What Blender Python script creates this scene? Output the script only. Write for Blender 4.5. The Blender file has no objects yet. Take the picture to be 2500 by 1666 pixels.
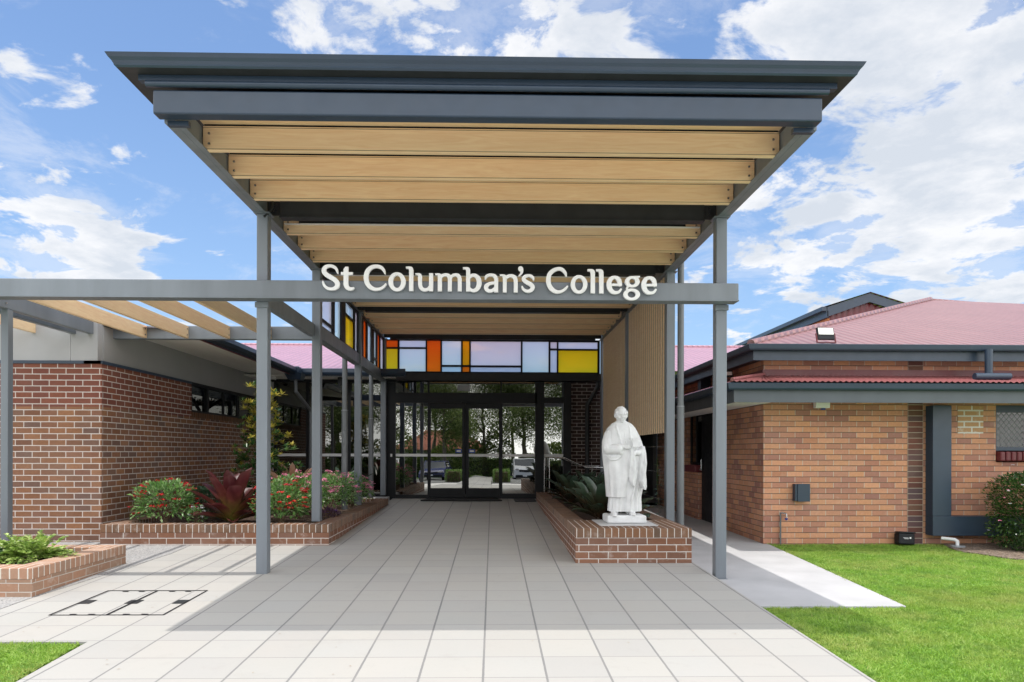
import bpy, bmesh, math, random
import numpy as np
from mathutils import Vector, Matrix, Euler
R = math.radians
rng = np.random.default_rng(7)
random.seed(5)
sc = bpy.context.scene
COL = sc.collection
# ------------------------------------------------------------------ camera
cam_d = bpy.data.cameras.new("Camera"); cam = bpy.data.objects.new("Camera", cam_d); COL.objects.link(cam)
CH = 1.36
cam.location = (0, 0, CH)
TH, RO = .0192, .0023
cam.matrix_world = Matrix.Translation((0, 0, CH)) @ Matrix.Rotation(-TH, 4, 'Z') @ Matrix.Rotation(R(90), 4, 'X') @ Matrix.Rotation(RO, 4, 'Z')
cam_d.sensor_width = 36; cam_d.lens = 1700 / 2500 * 36
cam_d.shift_x = 14.4 / 2500; cam_d.shift_y = 271 / 2500
cam_d.clip_start = .05; cam_d.clip_end = 600
sc.camera = cam
# ------------------------------------------------------------------ sun, exposure
SUN_EL, SUN_AZ = R(84.6), R(245)          # azimuth measured from +Y clockwise
sx, sy, sz = math.cos(SUN_EL) * math.sin(SUN_AZ), math.cos(SUN_EL) * math.cos(SUN_AZ), math.sin(SUN_EL)
sl = bpy.data.lights.new("Sun", 'SUN'); sl.energy = 2.45; sl.angle = R(.5); sl.color = (1, .955, .89)
so = bpy.data.objects.new("Sun", sl); COL.objects.link(so)
so.rotation_euler = Vector((sx, sy, sz)).to_track_quat('Z', 'Y').to_euler()
so.location = (0, 0, 30)
sc.view_settings.view_transform = 'Standard'; sc.view_settings.look = 'None'
sc.view_settings.gamma = 1; sc.view_settings.exposure = .36
# ------------------------------------------------------------------ node helper
class NT:
    def __init__(s, tree): s.t = tree; s.n = tree.nodes; s.l = tree.links
    def new(s, ty, **k):
        n = s.n.new(ty)
        for a, b in k.items(): setattr(n, a, b)
        return n
    def put(s, sock, v):
        if v is None: return
        if isinstance(v, bpy.types.NodeSocket): s.l.new(v, sock)
        else:
            if sock.type == 'RGBA' and not isinstance(v, (int, float)) and len(v) == 3: v = (*v, 1)
            sock.default_value = v
    def m(s, op, a, b=None, c=None, clamp=False):
        n = s.new('ShaderNodeMath', operation=op, use_clamp=clamp)
        for i, v in enumerate((a, b, c)): s.put(n.inputs[i], v)
        return n.outputs[0]
    def vm(s, op, a, b=None):
        n = s.new('ShaderNodeVectorMath', operation=op); s.put(n.inputs[0], a)
        if b is not None: s.put(n.inputs[1], b)
        return n.outputs['Value'] if op in ('DOT_PRODUCT', 'LENGTH', 'DISTANCE') else n.outputs[0]
    def xyz(s, x=0., y=0., z=0.):
        n = s.new('ShaderNodeCombineXYZ')
        for i, v in enumerate((x, y, z)): s.put(n.inputs[i], v)
        return n.outputs[0]
    def sep(s, v):
        n = s.new('ShaderNodeSeparateXYZ'); s.put(n.inputs[0], v); return n.outputs
    def mr(s, v, a, b, c=0., d=1., smooth=False):
        n = s.new('ShaderNodeMapRange'); n.interpolation_type = 'SMOOTHSTEP' if smooth else 'LINEAR'
        for i, q in enumerate((v, a, b, c, d)): s.put(n.inputs[i], q)
        return n.outputs[0]
    def noise(s, vec=None, scale=5., detail=3., rough=.55, dist=0.):
        n = s.new('ShaderNodeTexNoise')
        s.put(n.inputs['Vector'], vec); s.put(n.inputs['Scale'], scale); s.put(n.inputs['Detail'], detail)
        s.put(n.inputs['Roughness'], rough); s.put(n.inputs['Distortion'], dist)
        return n.outputs[0]
    def white(s, vec):
        n = s.new('ShaderNodeTexWhiteNoise'); s.put(n.inputs['Vector'], vec); return n.outputs['Value']
    def ramp(s, f, cols, interp='LINEAR'):
        n = s.new('ShaderNodeValToRGB'); s.put(n.inputs[0], f); r = n.color_ramp; r.interpolation = interp
        while len(r.elements) < len(cols): r.elements.new(.5)
        for i, c in enumerate(cols):
            p, q = c if isinstance(c[1], (tuple, list)) else (i / max(1, len(cols) - (0 if interp == 'CONSTANT' else 1)), c)
            r.elements[i].position = p; r.elements[i].color = (*q, 1)
        return n.outputs[0]
    def mix(s, f, a, b, mode='MIX'):
        n = s.new('ShaderNodeMix', data_type='RGBA', blend_type=mode)
        s.put(n.inputs[0], f); s.put(n.inputs[6], a); s.put(n.inputs[7], b); return n.outputs[2]
    def bump(s, h, strength=.3, dist=.01):
        n = s.new('ShaderNodeBump'); s.put(n.inputs['Height'], h); n.inputs['Strength'].default_value = strength
        n.inputs['Distance'].default_value = dist; return n.outputs[0]
MATS = {}
def newmat(name):
    m = bpy.data.materials.new(name); m.use_nodes = True; t = NT(m.node_tree)
    bs = m.node_tree.nodes['Principled BSDF']; MATS[name] = m
    return m, t, bs
def uvn(t): return t.new('ShaderNodeUVMap').outputs[0]
def geo_pos(t): return t.new('ShaderNodeNewGeometry').outputs['Position']
def plain(name, col, rough=.5, var=.08, scale=6., metal=0., spec=.5, bump=0., streak=False):
    m, t, b = newmat(name); p = geo_pos(t)
    if streak:
        q = t.sep(p); p = t.xyz(q[0], q[1], t.m('MULTIPLY', q[2], .15))
    n = t.noise(p, scale, 5)
    f = t.mr(n, .3, .7)
    c = t.mix(f, tuple(max(0, x * (1 - var)) for x in col), tuple(min(1, x * (1 + var)) for x in col))
    t.put(b.inputs['Base Color'], c)
    t.put(b.inputs['Roughness'], t.mr(t.noise(p, scale * 2.3, 3), .3, .7, rough * .88, min(1, rough * 1.12)))
    b.inputs['Metallic'].default_value = metal; b.inputs['Specular IOR Level'].default_value = spec
    if bump: t.put(b.inputs['Normal'], t.bump(t.noise(geo_pos(t), scale * 6, 4), bump, .005))
    return m
def brick(name, cols, mortar, bw=.24, bh=.086, ju=.01, jv=.01, off=.5, ou=0., ov=0., mott=.25, bump=.5, red=None, rough=.8, stain=None, mvar=.1, horiz_dark=None):
    m, t, b = newmat(name); uv = t.sep(uvn(t))
    u = t.m('ADD', uv[0], ou); v = t.m('ADD', uv[1], ov)
    wob = t.noise(t.xyz(u, v, 0.), 9., 3); wob = t.m('MULTIPLY', t.m('SUBTRACT', wob, .5), .004)
    vr = t.m('DIVIDE', t.m('ADD', v, wob), bh); row = t.m('FLOOR', vr); fv = t.m('FRACT', vr)
    ur = t.m('ADD', t.m('DIVIDE', t.m('ADD', u, wob), bw), t.m('MULTIPLY', t.m('FLOORED_MODULO', row, 2.), off))
    col = t.m('FLOOR', ur); fu = t.m('FRACT', ur)
    du = t.m('MULTIPLY', t.m('MINIMUM', fu, t.m('SUBTRACT', 1., fu)), bw)
    dv = t.m('MULTIPLY', t.m('MINIMUM', fv, t.m('SUBTRACT', 1., fv)), bh)
    fine = t.noise(t.xyz(u, v, 0.), 90., 2); jit = t.m('MULTIPLY', t.m('SUBTRACT', fine, .5), .003)
    mu = t.mr(t.m('ADD', du, jit), ju / 2 - .0008, ju / 2 + .0012, 0., 1., True)
    mv = t.mr(t.m('ADD', dv, jit), jv / 2 - .0008, jv / 2 + .0012, 0., 1., True)
    mask = t.m('MULTIPLY', mu, mv)
    w = t.white(t.xyz(col, row, 3.))
    c = t.ramp(w, cols)
    if red:
        zt, rcols = red
        c = t.mix(t.mr(uv[1], zt - .001, zt + .001), c, t.ramp(w, rcols))
    mo = t.noise(t.xyz(t.m('ADD', u, t.m('MULTIPLY', w, 7.)), v, 0.), 26., 5, .65)
    c = t.mix(t.mr(mo, .3, .75, 0., mott), c, tuple(x * .45 for x in cols[0]), 'MIX')
    c = t.mix(t.mr(t.noise(t.xyz(u, v, 2.), 1.3, 4), .45, .75, 0., .1), c, (.5, .42, .36))
    mc = t.mix(t.noise(t.xyz(u, v, 5.), 14., 4), tuple(x * (1 - mvar) for x in mortar), tuple(min(1, x * (1 + mvar)) for x in mortar))
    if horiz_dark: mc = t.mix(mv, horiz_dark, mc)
    if stain: c = t.mix(t.mr(t.noise(t.xyz(u, v, 9.), 5., 6, .7), .56, .72, 0., stain), c, (.62, .58, .54))
    t.put(b.inputs['Base Color'], t.mix(mask, mc, c))
    b.inputs['Roughness'].default_value = rough; b.inputs['Specular IOR Level'].default_value = .3
    h = t.m('ADD', mask, t.m('MULTIPLY', mo, .25)); h = t.m('ADD', h, t.m('MULTIPLY', fine, .12))
    t.put(b.inputs['Normal'], t.bump(h, bump, .006))
    return m
# ------------------------------------------------------------------ world
REAR_FILL = 13.5  # brightness of the added fill sky behind the viewpoint
w = bpy.data.worlds.new("World"); sc.world = w; w.use_nodes = True
t = NT(w.node_tree); bg = w.node_tree.nodes['Background']
sky = t.new('ShaderNodeTexSky'); sky.sky_type = 'NISHITA'; sky.sun_disc = False
sky.sun_elevation = SUN_EL; sky.sun_rotation = SUN_AZ; sky.air_density = 1.0; sky.dust_density = .6; sky.ozone_density = 1.5
d = t.new('ShaderNodeTexCoord').outputs['Generated']; ds = t.sep(d)
zc = t.m('ADD', t.m('MAXIMUM', ds[2], 0.), .16)
pl = t.xyz(t.m('DIVIDE', ds[0], zc), t.m('DIVIDE', ds[1], zc), 0.)
warp = t.noise(pl, 1.1, 3)
n1 = t.noise(t.vm('ADD', pl, t.xyz(t.m('MULTIPLY', warp, .5), 0., 3.1)), 4.2, 9, .6, .25)
def pdir(px, py):
    a = (px - 1235.6) / 1700; bb = (1104 - py) / 1700
    return Vector((a * math.cos(TH) + math.sin(TH), -a * math.sin(TH) + math.cos(TH), bb)).normalized()
acc = None
for px, py, rad, wt in ((2330, 120, 300, .36), (2050, 60, 220, .18), (2450, 420, 190, .22), (2130, 470, 160, .2), (1900, 540, 130, .17), (2420, 640, 110, .26), (2180, 590, 120, .16),
                        (1380, 40, 150, .12), (1600, 60, 140, .14), (1250, 30, 90, .1), (700, 20, 150, .17), (800, 100, 80, .16), (1050, 40, 90, .12), (560, 60, 60, .08), (60, 205, 75, .16), (10, 350, 50, .1), (90, 460, 95, .2), (190, 540, 75, .2), (120, 420, 80, .1), (140, 300, 50, -.15), (2060, 400, 80, -.22), (2000, 320, 70, -.2), (2350, 565, 60, -.15), (1720, 110, 70, -.1),
                        (300, 630, 66, .34), (150, 668, 110, .36), (440, 440, 60, .05), (240, 410, 50, .06), (1800, 640, 80, .08), (690, 620, 60, .16), (400, 120, 200, -.14), (330, 300, 200, -.1), (1950, 420, 70, -.12), (550, 520, 150, -.08), (1850, 680, 120, -.04)):
    c = pdir(px, py); r = rad / 1700
    dd = t.vm('DISTANCE', d, tuple(c))
    g = t.m('MULTIPLY', t.m('EXPONENT', t.m('MULTIPLY', t.m('MULTIPLY', dd, dd), -1 / (r * r))), wt)
    acc = g if acc is None else t.m('ADD', acc, g)
dens = t.m('ADD', t.m('MULTIPLY_ADD', n1, 2.3, -.66), acc)
cov = t.mr(dens, .60, .82, 0., 1., True)
veil = t.mr(t.m('ADD', t.noise(t.vm('ADD', pl, (1.7, 4.2, 0.)), 3.4, 9, .68, .5), t.m('MULTIPLY', acc, .5)), .50, .74, 0., .36, True)
cov = t.m('MAXIMUM', cov, veil)
n2 = t.noise(t.vm('ADD', pl, (.03, .05, 7.)), 3.2, 8, .62)
shade = t.mr(t.m('ADD', t.m('MULTIPLY', dens, .35), t.m('MULTIPLY', n2, 1.1)), .72, 1.0, 0., 1.)
ccol = t.mix(shade, (5.3, 5.3, 5.35), (3.8, 4.05, 4.4))
skyc = t.mix(1., sky.outputs[0], (.82, .90, .98), 'MULTIPLY')
hz = t.mr(ds[2], 0., .45, .5, 0.)
skyc = t.mix(hz, skyc, (1.9, 2.9, 4.6))
back = t.mr(ds[1], .5, .18, 0., 1., True)                     # added bright sky behind the viewpoint, fill light for shaded fronts
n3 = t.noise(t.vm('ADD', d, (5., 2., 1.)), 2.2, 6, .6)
fill_col = t.mix(t.mr(n3, .35, .65), (REAR_FILL * .8, REAR_FILL * .82, REAR_FILL * .86), (REAR_FILL * 1.08, REAR_FILL * 1.08, REAR_FILL * 1.07))
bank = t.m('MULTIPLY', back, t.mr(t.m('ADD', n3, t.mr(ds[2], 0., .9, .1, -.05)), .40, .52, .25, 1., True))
front = t.mix(t.m('MULTIPLY', cov, .93), skyc, ccol)
t.put(bg.inputs[0], t.mix(bank, front, fill_col)); bg.inputs[1].default_value = .15
sc.cycles.max_bounces = 12; sc.cycles.diffuse_bounces = 7; sc.cycles.glossy_bounces = 6; sc.cycles.transmission_bounces = 8; sc.cycles.transparent_max_bounces = 16
# ------------------------------------------------------------------ mesh builder
WL = {}
def wloc(o): return WL.get(o, Vector((0, 0, 0))) if o else Vector((0, 0, 0))
def tag(o, label=None, cat=None, group=None, kind=None):
    if label: o['label'] = label
    if cat: o['category'] = cat
    if group: o['group'] = group
    if kind: o['kind'] = kind
    return o
def empty(name, loc, label, cat, group=None):
    o = bpy.data.objects.new(name, None); COL.objects.link(o); o.location = loc; o.empty_display_size = .2
    WL[o] = Vector(loc); return tag(o, label, cat, group)
class MB:
    def __init__(s): s.v = []; s.f = []; s.mi = []; s.sm = []
    def add(s, vs, fs, mi=0, smooth=False):
        b = len(s.v); s.v += [tuple(x) for x in vs]
        for f in fs: s.f.append(tuple(b + i for i in f)); s.mi.append(mi); s.sm.append(smooth)
        return s
    def box(s, x0, x1, y0, y1, z0, z1, mi=0, M=None):
        vs = [(x, y, z) for z in (z0, z1) for y in (y0, y1) for x in (x0, x1)]
        if M is not None: vs = [tuple(M @ Vector(q)) for q in vs]
        return s.add(vs, [(0, 2, 3, 1), (4, 5, 7, 6), (0, 1, 5, 4), (2, 6, 7, 3), (0, 4, 6, 2), (1, 3, 7, 5)], mi)
    def bbox(s, x0, x1, y0, y1, z0, z1, bv=.006, mi=0, M=None):   # box with chamfered edges
        bm = bmesh.new(); bmesh.ops.create_cube(bm, size=1)
        for q in bm.verts: q.co = Vector(((x0 + x1) / 2 + q.co.x * (x1 - x0), (y0 + y1) / 2 + q.co.y * (y1 - y0), (z0 + z1) / 2 + q.co.z * (z1 - z0)))
        bmesh.ops.bevel(bm, geom=bm.edges[:], offset=min(bv, .45 * min(x1 - x0, y1 - y0, z1 - z0)), segments=2, affect='EDGES', profile=.5)
        bm.verts.index_update()
        vs = [q.co.copy() for q in bm.verts]
        if M is not None: vs = [M @ q for q in vs]
        fs = [tuple(q.index for q in f.verts) for f in bm.faces]; bm.free()
        return s.add(vs, fs, mi)
    def tube(s, p0, p1, r, n=12, mi=0, r1=None, caps=True):
        p0 = Vector(p0); p1 = Vector(p1); a = (p1 - p0).normalized(); r1 = r if r1 is None else r1
        q = a.to_track_quat('Z', 'Y'); vs = []
        for p, rr in ((p0, r), (p1, r1)):
            for i in range(n):
                an = 2 * math.pi * i / n; vs.append(p + q @ Vector((rr * math.cos(an), rr * math.sin(an), 0)))
        fs = [(i, (i + 1) % n, n + (i + 1) % n, n + i) for i in range(n)]
        s.add(vs, fs, mi, True)
        if caps: s.add(vs, [tuple(range(n))[::-1], tuple(range(n, 2 * n))], mi)
        return s
    def path(s, pts, r, n=10, mi=0):
        for a, b in zip(pts[:-1], pts[1:]): s.tube(a, b, r, n, mi)
        for p in pts[1:-1]: s.ball(p, (r, r, r), 8, 6, mi)
        return s
    def ball(s, c, r, nu=16, nv=10, mi=0, fn=None):
        vs = []; c = Vector(c)
        for j in range(nv + 1):
            ph = math.pi * j / nv
            for i in range(nu):
                an = 2 * math.pi * i / nu; q = Vector((math.sin(ph) * math.cos(an), math.sin(ph) * math.sin(an), math.cos(ph)))
                if fn: q = fn(q)
                vs.append(c + Vector((q.x * r[0], q.y * r[1], q.z * r[2])))
        fs = [(j * nu + i, (j + 1) * nu + i, (j + 1) * nu + (i + 1) % nu, j * nu + (i + 1) % nu) for j in range(nv) for i in range(nu)]
        return s.add(vs, fs, mi, True)
    def prism(s, pts, axis, a, b, mi=0):   # polygon extruded along axis; pts = the two other coords in xyz order
        def mk(p, q): return {'x': (q, p[0], p[1]), 'y': (p[0], q, p[1]), 'z': (p[0], p[1], q)}[axis]
        n = len(pts); vs = [mk(p, a) for p in pts] + [mk(p, b) for p in pts]
        return s.add(vs, [tuple(range(n))[::-1], tuple(range(n, 2 * n))] + [(i, (i + 1) % n, n + (i + 1) % n, n + i) for i in range(n)], mi)
    def build(s, name, mats, parent=None, attrs=None, fixn=True, recalc=True):
        if not isinstance(mats, (list, tuple)): mats = [mats]
        me = bpy.data.meshes.new(name); me.from_pydata(s.v, [], s.f)
        for m in mats: me.materials.append(MATS[m] if isinstance(m, str) else m)
        me.polygons.foreach_set('material_index', s.mi); me.polygons.foreach_set('use_smooth', s.sm)
        if recalc:
            bm = bmesh.new(); bm.from_mesh(me); bmesh.ops.recalc_face_normals(bm, faces=bm.faces); bm.to_mesh(me); bm.free()
        boxuv(me)
        o = bpy.data.objects.new(name, me); COL.objects.link(o)
        if parent is not None:
            L = wloc(parent); me.transform(Matrix.Translation(-L)); o.parent = parent; WL[o] = L.copy()
        else: WL[o] = Vector((0, 0, 0))
        return o
def boxuv(me):
    n = len(me.loops); co = np.empty(len(me.vertices) * 3); me.vertices.foreach_get('co', co); co = co.reshape(-1, 3)
    vi = np.empty(n, int); me.loops.foreach_get('vertex_index', vi)
    nor = np.empty(len(me.polygons) * 3); me.polygons.foreach_get('normal', nor); nor = np.abs(nor.reshape(-1, 3))
    tot = np.empty(len(me.polygons), int); me.polygons.foreach_get('loop_total', tot)
    ax = np.repeat(np.argmax(nor, 1), tot); P = co[vi]
    uv = np.where((ax == 0)[:, None], P[:, [1, 2]], np.where((ax == 1)[:, None], P[:, [0, 2]], P[:, [0, 1]]))
    me.uv_layers.new(name='UVMap').data.foreach_set('uv', uv.ravel())
def cyl(name, p0, p1, r, m, parent=None, n=16): return MB().tube(p0, p1, r, n).build(name, m, parent)
# ------------------------------------------------------------------ materials
plain('steel_paint', (.165, .185, .21), .42, .16, 3.0, spec=.5, streak=True)
plain('dark_steel', (.03, .032, .034), .5, .15, 5, spec=.3)
plain('black_frame', (.008, .009, .012), .5, .2, 5, spec=.3)
plain('gutter_paint', (.024, .042, .07), .35, .08, 4)
plain('fascia_paint', (.075, .09, .105), .4, .08, 3, streak=True)
plain('pipe_paint', (.14, .15, .16), .4, .08, 4)
plain('white_soffit', (.86, .85, .81), .6, .03, 2)
plain('cladding', (.36, .36, .37), .55, .05, 1.2)
plain('white_letter', (.85, .85, .86), .4, .02, 8)
plain('stainless', (.62, .62, .63), .25, .06, 20, metal=1)
plain('plaster', (.68, .685, .69), .75, .11, 7, bump=.35)
plain('slab_stone', (.5, .5, .5), .7, .08, 30)
plain('burgundy', (.13, .018, .022), .4, .12, 3)
plain('concrete', (.44, .44, .45), .85, .1, 1.7, bump=.2)
plain('black_rubber', (.015, .015, .016), .8, .3, 40, bump=.4)
plain('mat_grey', (.06, .06, .065), .9, .3, 60, bump=.4)
plain('void', (.004, .004, .004), .9, .2, 3)
plain('interior', (.05, .05, .05), .8, .2, 2)
plain('white_plastic', (.75, .75, .75), .35, .03, 6)
plain('grey_plastic', (.3, .32, .34), .4, .05, 6)
plain('blue_plastic', (.02, .06, .3), .4, .1, 6)
plain('green_sign', (.02, .3, .16), .4, .1, 6)
plain('bark', (.16, .13, .1), .9, .35, 9, bump=.6)
plain('stem', (.12, .08, .045), .8, .3, 12)
plain('asphalt', (.2, .2, .195), .9, .25, 12, bump=.3)
plain('rust_timber', (.35, .13, .04), .7, .2, 8)
plain('tile_red', (.3, .1, .06), .8, .3, 9)
plain('cream_wall', (.5, .46, .4), .8, .1, 2)
# timber-look battens
def timber(name, c0, c1, rough=.45):
    m, t, b = newmat(name); uv = t.sep(uvn(t)); g = t.sep(geo_pos(t))
    sd = t.m('MULTIPLY', t.m('ADD', g[1], g[2]), 3.7)
    base = t.xyz(t.m('MULTIPLY', uv[0], .75), t.m('MULTIPLY', uv[1], 9.), sd if False else t.m('MULTIPLY', g[1], .9))
    n = t.noise(base, 2.2, 6, .6, 1.6); n2 = t.noise(t.xyz(t.m('MULTIPLY', uv[0], 2.), t.m('MULTIPLY', uv[1], 90.), g[1]), 3., 3)
    big = t.noise(t.xyz(uv[0], t.m('MULTIPLY', g[1], 1.5), 0.), .8, 2)
    c = t.mix(t.mr(n, .35, .68), c0, c1); c = t.mix(t.mr(n2, .3, .8, 0., .16), c, tuple(x * .7 for x in c0))
    c = t.mix(t.mr(big, .4, .7, 0., .15), c, tuple(x * .8 for x in c0))
    oi = t.new('ShaderNodeObjectInfo').outputs['Random']
    c = t.mix(t.mr(oi, 0., 1., 0., .16), c, tuple(x * .62 for x in c0))
    t.put(b.inputs['Base Color'], c); b.inputs['Roughness'].default_value = rough; b.inputs['Specular IOR Level'].default_value = .35
    return m
timber('timber', (.85, .58, .34), (.95, .73, .46))
timber('timber_screen', (.84, .60, .38), (.95, .76, .54), .6)
L_COLS = [(.175, .08, .048), (.27, .125, .06), (.21, .1, .066), (.31, .145, .07), (.15, .09, .072), (.25, .115, .06)]
brick('brick_left', L_COLS, (.55, .49, .45), ju=.012, jv=.012, ov=-.062, ou=-.08, red=(2.0, [(.18, .06, .045), (.23, .08, .05), (.165, .058, .045), (.22, .075, .045)]), bump=.45, mott=.35)
brick('brick_left_side', L_COLS, (.55, .49, .45), ju=.012, jv=.012, ov=-.062, ou=-.12, red=(2.0, [(.18, .06, .045), (.23, .08, .05), (.165, .058, .045), (.22, .075, .045)]), bump=.45, mott=.3)
P_COLS = [(.2, .09, .052), (.24, .105, .058), (.165, .082, .055), (.23, .11, .07)]
brick('brick_planter', P_COLS, (.6, .56, .52), jv=.009, ju=.009, ov=-.31 + .258, ou=.02, stain=.35)
brick('rowlock_planter', [(.21, .105, .056), (.16, .088, .05), (.24, .12, .066), (.12, .078, .054)], (.6, .56, .52), bw=.086, bh=10., ju=.009, jv=.004, ov=5., ou=.0, off=0., stain=.4)
brick('brick_pale', [(.36, .2, .125), (.3, .19, .13), (.4, .22, .14), (.33, .22, .155)], (.5, .45, .4), jv=.008, ju=.008, ov=.0, stain=.5)
brick('rowlock_pale', [(.42, .23, .14), (.36, .2, .13), (.46, .27, .18), (.32, .2, .14)], (.62, .58, .52), bw=.086, bh=10., ju=.012, jv=.004, off=0., stain=.5, ov=5.)
R_COLS = [(.50, .23, .135), (.64, .315, .17), (.40, .18, .13), (.68, .34, .2), (.56, .27, .165), (.34, .16, .13), (.62, .31, .2)]
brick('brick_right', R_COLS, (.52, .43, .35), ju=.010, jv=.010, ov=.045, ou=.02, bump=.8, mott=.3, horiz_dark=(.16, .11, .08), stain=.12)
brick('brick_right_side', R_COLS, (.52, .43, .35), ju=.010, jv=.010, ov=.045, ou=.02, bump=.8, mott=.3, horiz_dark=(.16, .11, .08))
brick('brick_band', [(.12, .05, .04), (.17, .068, .05), (.095, .065, .075), (.16, .08, .05)], (.4, .33, .27), bw=.24, ou=-6.415, ju=.012, jv=.010, ov=.045, off=0., bump=.8)
brick('brick_patch', [(.46, .26, .13), (.52, .3, .15)], (.62, .59, .55), ju=.022, jv=.022, ov=.045, ou=.02, stain=.8)
brick('brick_pier', [(.035, .018, .016), (.05, .024, .02), (.03, .02, .02)], (.5, .46, .43), ju=.010, jv=.010, ov=.0)
brick('rowlock_left', [(.15, .07, .03), (.12, .06, .03), (.18, .08, .035)], (.3, .22, .17), bw=.086, bh=.5, ju=.008, jv=.0, off=0.)
def paving():
    m = brick('pavers', [(.375, .37, .35), (.398, .39, .368), (.362, .356, .343), (.39, .38, .357), (.383, .38, .366)], (.19, .19, .19), bw=.4187, bh=.416, ju=.015, jv=.007, off=0., ou=.06 + .4187 * 20, ov=-4.555 + .416 * 60, mott=.04, bump=.25, rough=.82)
    return m
paving()
def exposed():
    m, t, b = newmat('aggregate'); p = geo_pos(t)
    v = t.new('ShaderNodeTexVoronoi'); t.put(v.inputs['Vector'], p); v.inputs['Scale'].default_value = 75
    c = t.ramp(t.sep(v.outputs['Color'])[0], [(.2, .2, .2), (.34, .34, .34), (.26, .25, .24), (.44, .43, .42), (.12, .12, .12)])
    c = t.mix(t.mr(t.noise(p, 2., 4), .4, .7, 0., .4), c, (.36, .36, .36)); t.put(b.inputs['Base Color'], c)
    b.inputs['Roughness'].default_value = .85; t.put(b.inputs['Normal'], t.bump(v.outputs['Distance'], .4, .005))
exposed()
# speckle on pavers
t = NT(MATS['pavers'].node_tree); b = MATS['pavers'].node_tree.nodes['Principled BSDF']
src = b.inputs['Base Color'].links[0].from_socket
sp = t.mr(t.noise(geo_pos(t), 240., 2), .62, .72, 0., .35); br = t.mr(t.noise(geo_pos(t), .9, 5), .35, .75, 0., .33)
t.put(b.inputs['Base Color'], t.mix(t.mr(t.noise(geo_pos(t), 3.3, 6, .7), .56, .75, 0., .3), t.mix(br, t.mix(sp, src, (.25, .24, .23)), (.38, .355, .325)), (.3, .285, .265)))
def corr(name, col, pitch=.085, bump=.6, rough=.32, swap=False):
    m, t, b = newmat(name); uv = t.sep(uvn(t)); p = geo_pos(t)
    a = uv[1] if swap else uv[0]; o = uv[0] if swap else uv[1]
    wv = t.m('SINE', t.m('MULTIPLY', a, 2 * math.pi / pitch))
    n = t.noise(p, 1.5, 5)
    fu = t.m('SUBTRACT', t.m('FRACT', t.m('DIVIDE', a, .5)), .5); fo = t.m('SUBTRACT', t.m('FRACT', t.m('ADD', t.m('DIVIDE', o, .85), t.m('MULTIPLY', t.m('FLOORED_MODULO', t.m('FLOOR', t.m('DIVIDE', a, .5)), 2.), .04))), .5)
    r2 = t.m('ADD', t.m('POWER', t.m('MULTIPLY', fu, .5), 2.), t.m('POWER', t.m('MULTIPLY', fo, .85), 2.))
    dot = t.mr(r2, .0003, .0006, 1., 0.)
    gro = t.mr(wv, -1., -.45, .6, 0.)
    c = t.mix(t.mr(n, .3, .7), tuple(x * .92 for x in col), tuple(x * 1.08 for x in col))
    c = t.mix(gro, c, tuple(x * .55 for x in col)); c = t.mix(t.m('MULTIPLY', dot, .8), c, (.12, .05, .05))
    t.put(b.inputs['Base Color'], c); b.inputs['Roughness'].default_value = rough
    t.put(b.inputs['Normal'], t.bump(wv, bump, .012))
corr('roof_red', (.275, .135, .135), .17, .9); corr('roof_red_mid', (.40, .21, .26), .17, .8)
corr('roof_skirt', (.27, .095, .095), .085, .0); corr('gable_clad', (.12, .015, .02), .18, .8, .4)
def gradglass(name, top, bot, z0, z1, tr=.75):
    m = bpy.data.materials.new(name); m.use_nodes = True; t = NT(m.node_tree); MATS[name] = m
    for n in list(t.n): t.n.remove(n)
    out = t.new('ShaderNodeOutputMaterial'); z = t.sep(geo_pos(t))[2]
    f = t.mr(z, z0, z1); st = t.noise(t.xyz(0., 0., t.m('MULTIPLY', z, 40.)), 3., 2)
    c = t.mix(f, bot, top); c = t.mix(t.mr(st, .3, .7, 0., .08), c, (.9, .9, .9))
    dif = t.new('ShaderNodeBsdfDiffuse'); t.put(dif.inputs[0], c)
    tl = t.new('ShaderNodeBsdfTranslucent'); t.put(tl.inputs[0], c)
    tp = t.new('ShaderNodeBsdfTransparent'); t.put(tp.inputs[0], c)
    gl = t.new('ShaderNodeBsdfGlossy'); gl.inputs['Roughness'].default_value = .15
    a = t.new('ShaderNodeMixShader'); a.inputs[0].default_value = tr; t.l.new(dif.outputs[0], a.inputs[1]); t.l.new(tl.outputs[0], a.inputs[2])
    b2 = t.new('ShaderNodeMixShader'); b2.inputs[0].default_value = .55; t.l.new(a.outputs[0], b2.inputs[1]); t.l.new(tp.outputs[0], b2.inputs[2])
    c2 = t.new('ShaderNodeMixShader'); c2.inputs[0].default_value = .05; t.l.new(b2.outputs[0], c2.inputs[1]); t.l.new(gl.outputs[0], c2.inputs[2])
    t.l.new(c2.outputs[0], out.inputs[0]); return m
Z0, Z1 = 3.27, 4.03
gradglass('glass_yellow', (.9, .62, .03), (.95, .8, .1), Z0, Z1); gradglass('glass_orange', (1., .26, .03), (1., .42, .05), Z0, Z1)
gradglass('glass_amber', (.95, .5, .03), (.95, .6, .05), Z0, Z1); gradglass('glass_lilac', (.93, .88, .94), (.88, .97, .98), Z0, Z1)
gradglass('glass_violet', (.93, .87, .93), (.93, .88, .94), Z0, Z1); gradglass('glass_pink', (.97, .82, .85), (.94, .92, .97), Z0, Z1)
gradglass('glass_white', (.85, .82, .9), (.82, .86, .95), Z0, Z1); gradglass('glass_blue', (.78, .88, .97), (.80, .93, 1.), Z0, Z1)
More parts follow.
